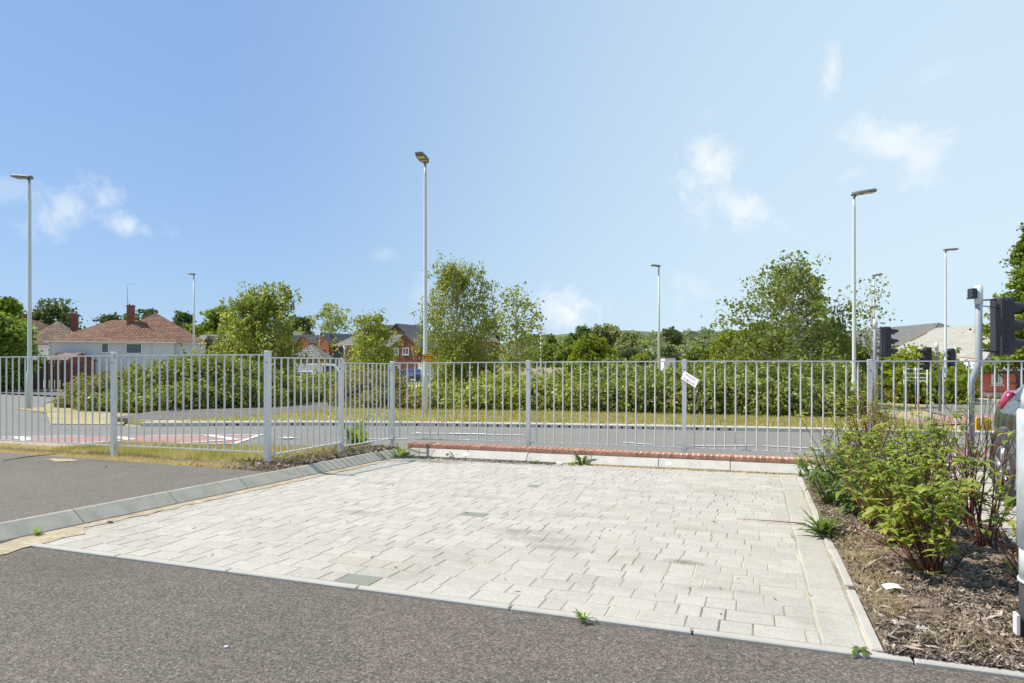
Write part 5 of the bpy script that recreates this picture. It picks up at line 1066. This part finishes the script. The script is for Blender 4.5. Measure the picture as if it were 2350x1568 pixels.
rock('small grey pebble on the near asphalt',520,1486,.010,(.55,.55,.55)); rock('white stone against the back kerb between the weeds',1284,1066,.035,(.78,.75,.70),.01,1.5); rock('brown clod beside the side kerb',252,1201,.02,(.13,.09,.06),.01,1.4); rock('dark crumb on the left footway',244,1072,.012,(.05,.045,.04),.113)
rock('pinkish flat stone on the bark right of the white card',2092,1388,.030,(.42,.24,.19),.045,1.5); rock('pale grey flat stone on the bark below the white card',2063,1434,.024,(.50,.47,.42),.045,1.5); rock('larger pale block of stone at the front of the planting bed',2119,1449,.030,(.46,.42,.36),.045,1.2); rock('small whitish stone beside the pinkish one on the bark',2124,1388,.018,(.55,.51,.45),.05,1.4)
# ------------------------------------------------------------------ weeds
def leaf_strip(b,base,dirv,L,w,droop=.5,segs=4,zig=0):
    base=Vector(base); d=Vector((dirv[0],dirv[1],0)).normalized(); side=Vector((-d.y,d.x,0)); up=dirv[2]; vs=[]
    for i in range(segs+1):
        t=i/segs; p=base+d*L*t*(1-.2*up)+Vector((0,0,L*(up*t-droop*t*t))); ww=w*math.sin(math.pi*min(1,.12+.86*t))*(1+(zig if i%2 else -zig)); vs+=[p-side*ww/2+Vector((0,0,ww*.15)),p,p+side*ww/2+Vector((0,0,ww*.15))]
    b.add(vs,[(3*i+j,3*i+j+1,3*i+j+4,3*i+j+3) for i in range(segs) for j in(0,1)],True)
def weed(label,X,Y,r,n,lm,h=.5,dz=.02,w=.2,pos=None,cat='weed',name='weed'):
    q=pos or GP(X,Y,dz); e=empty(name,q); tag(e,label,cat); b=MB()
    for i in range(n):
        a=random.random()*6.28; L=r*random.uniform(.5,1.15); leaf_strip(b,(random.gauss(0,.01),random.gauss(0,.01),0),(math.cos(a),math.sin(a),random.uniform(.3,1.25)*h*2),L,L*w*random.uniform(.6,1.2),random.uniform(.1,.6),7,.35)
    b.build('leaves',lm,e); return e
weed('spiky green weed on the back kerb nearest the side corner',1041,1050,.17,26,l_weed)
weed('low spreading weed at the back kerb right of the second kerb joint',1228,1063,.13,20,l_lweed,h=.35)
weed('larger green weed by the white stone on the back kerb',1335,1065,.19,28,l_weed)
weed('small weed beside the larger one at the back kerb',1310,1067,.10,16,l_lweed,h=.4)
weed('lush bright weed at the foot of the railing post near the corner',817,1034,.34,70,l_lweed,h=.65,w=.3)
weed('grassy weed tuft in the corner where the kerbs meet',918,1050,.22,60,l_lweed,h=.5,w=.1)
weed('tiny bright green tuft at the foot of the side kerb near left',86,1228,.06,50,l_lweed,h=.6,w=.12)
weed('small green weed on the front edging strip',1335,1420,.055,22,l_lweed,h=.4,w=.3)
weed('little weeds at the front corner of the bay',1975,1493,.05,30,l_weed,h=.2,w=.3)
weed('small weed on the back kerb close to the white oval badge',1150,1057,.05,10,l_lweed,h=.2)
weed('large rosette of long serrated leaves on the bay edge',1888,1226,.23,75,l_weed,h=.45,w=.13,dz=.03)
weed('leafy dock with long arching leaves on the bark',2118,1322,.2,5,l_lweed,h=.35,w=.18,dz=.05)
weed('short weed at the back of the bay beside the bed',1838,1092,.10,22,l_weed,h=.5)
q=GP(826,1034); b=MB(); pts=[]
e=empty('seeding_weed',(q.x,q.y,q.z+.05)); tag(e,'wispy seeding stalks behind the lush weed at the railing','weed')
for i in range(12):
    a=random.random()*6.28; L=random.uniform(.35,.6); tp=Vector((math.cos(a)*.14,math.sin(a)*.14,L)); b.tube([(0,0,0),tp*.5+Vector((0,0,.05)),tp],[.003,.002,.001],4,cap=False)
    for j in range(26): t=.45+.55*random.random(); pts.append(tuple(tp*t+Vector((random.gauss(0,.02),random.gauss(0,.02),random.gauss(0,.02)))))
b.build('stalks',m_stemg,e); quads('leaves',pts,.012,l_weed,e)
# sow thistle clump with yellow flowers
def clump(label,cx_,cy_,rx,ry,h,n,lm,leafL,flowers=(),name='flowering_weed',stems=26,cat='weed'):
    e=empty(name,(cx_,cy_,G(cy_)+.03)); tag(e,label,cat); b=MB(); lb=MB(); tips=[]
    for i in range(stems):
        a=random.random()*6.28; r_=math.sqrt(random.random()); tp=Vector((math.cos(a)*rx*r_,math.sin(a)*ry*r_,h*random.uniform(.6,1.0)*(1-.3*r_*r_))); st=Vector((tp.x*.35,tp.y*.35,0)); md=(st+tp)/2+Vector((0,0,h*.05))
        b.tube([st,md,tp],[.005,.004,.002],5,cap=False); tips.append((st,md,tp))
    for i in range(n):
        st,md,tp=random.choice(tips); t=random.random()**.7; p=st.lerp(md,2*t) if t<.5 else md.lerp(tp,2*t-1); a=random.random()*6.28; L=leafL*random.uniform(.5,1.15); leaf_strip(lb,p,(math.cos(a),math.sin(a),random.uniform(.0,.9)),L,L*random.uniform(.3,.5),random.uniform(.3,.7),4,.18)
    b.build('stems',m_stemg,e); lb.build('leaves',lm,e)
    for (fx,fy,fz) in flowers:
        f=MB(); 
        for k in range(13): a=6.28*k/13; leaf_strip(f,(fx,fy,fz),(math.cos(a),math.sin(a),.35),.022,.010,.2,2)
        f.tube([(fx,fy,fz-.002),(fx,fy,fz+.006)],.009,8); f.build('flower',m_flower,e)
    return e
fl=[]
base=(.74,7.15)
for X,Y,d_ in ((1948,969,6.3),(1862,1014,6.5),(1910,1066,6.2),(1858,1066,6.45),(1868,1076,6.4),(1982,958,6.4)):
    q=P(X,Y,d_); fl.append((q.x-base[0],q.y-base[1],q.z-G(base[1])-.03))
clump('dense green sow thistle with yellow flowers at the back of the bed',*base,.42,.6,.62,760,l_weed,.10,fl,stems=60)
clump('leafy green weeds in front of the flowering thistle',.80,6.45,.2,.3,.40,200,l_weed,.10,(),name='leafy_weed')
# ------------------------------------------------------------------ dogwood shrubs
def shrub(label,cx_,cy_,spread,h,nst,nleaf,leafL,lm=None,bare=.2,mt=None,dirb=(0,0)):
    e=empty('dogwood_shrub',(cx_,cy_,G(cy_)+.02)); tag(e,label,'shrub','dogwood shrubs in the planting bed'); b=MB(); b2=MB(); lb=MB(); tips=[]
    for i in range(nst):
        a=random.random()*6.28; r_=random.random()**.6; H_=h*random.uniform(.42,1.0); tp=Vector((math.cos(a)*spread*r_+dirb[0],math.sin(a)*spread*r_+dirb[1],H_*(1-.15*r_))); st=Vector((random.gauss(0,.03),random.gauss(0,.03),0)); md=st.lerp(tp,.5)+Vector((random.gauss(0,.02),random.gauss(0,.02),.04*H_))
        bb_=b if random.random()<(.6 if bare<.8 else .25) else b2; bb_.tube([st,st.lerp(md,.5)+Vector((random.gauss(0,.012),random.gauss(0,.012),0)),md,tp],[.0055,.0046,.0036,.0013],6,cap=False)
        isbare=random.random()<bare; tips.append((st,md,tp,isbare))
        for j in range(3):   # side twigs
            t=random.uniform(.35,.95); p=st.lerp(md,2*t) if t<.5 else md.lerp(tp,2*t-1); a2=random.random()*6.28; L=random.uniform(.06,.2)*h; q2=p+Vector((math.cos(a2)*L*.6,math.sin(a2)*L*.6,L*.8)); bb_.tube([p,q2],[.003,.0012],4,cap=False); tips.append((p,p.lerp(q2,.5),q2,isbare))
    live=[t for t in tips if not t[3]]
    for i in range(nleaf):
        st,md,tp,_=random.choice(live); t=.2+.8*random.random()**.5; p=st.lerp(md,2*t) if t<.5 else md.lerp(tp,2*t-1); a=random.random()*6.28
        for a_ in (a,a+math.pi):
            L=leafL*random.uniform(.55,1.15); leaf_strip(lb,p,(math.cos(a_),math.sin(a_),random.uniform(.1,.8)),L,L*random.uniform(.42,.55),random.uniform(.3,.75),4)
    b.build('stems',m_stem,e); b2.build('dark_stems',m_stemd,e); lb.build('leaves',lm or l_dog,e)
shrub('front dogwood with glossy green leaves and red stems by the white card',1.0,4.66,.52,.90,32,430,.078,bare=.15,dirb=(-.08,.0))
shrub('dogwood just behind the front one, leaves reaching left over the weeds',.95,5.35,.52,1.0,34,460,.075,bare=.18,dirb=(-.10,0))
shrub('middle dogwood with a mass of leaves and orange red stems',1.18,5.9,.50,1.12,34,420,.07,bare=.25)
shrub('leafy dogwood at the back left of the bed before the railing',.90,7.8,.50,1.15,38,520,.055,l_bramy,bare=.25)
shrub('twiggy dogwood at the back of the bed touching the railing',1.22,8.5,.46,1.38,46,460,.05,l_bramy,bare=.4)
shrub('mostly bare dogwood with tall dark twigs on the right of the bed',1.60,6.3,.30,1.25,20,26,.06,bare=.85)
shrub('tall bare stemmed dogwood with leafy tips before the signal pole',1.50,5.5,.34,1.16,18,80,.075,bare=.55)
shrub('bare twiggy dogwood near the galvanised column',1.42,4.35,.36,.62,22,34,.06,bare=.7)
shrub('dogwood at the right back of the bed beside the kerb',1.50,7.3,.42,1.05,28,140,.06,bare=.45)
shrub('low leafy dogwood between the front shrub and the thistle',.84,5.95,.38,.70,18,220,.065,bare=.15)
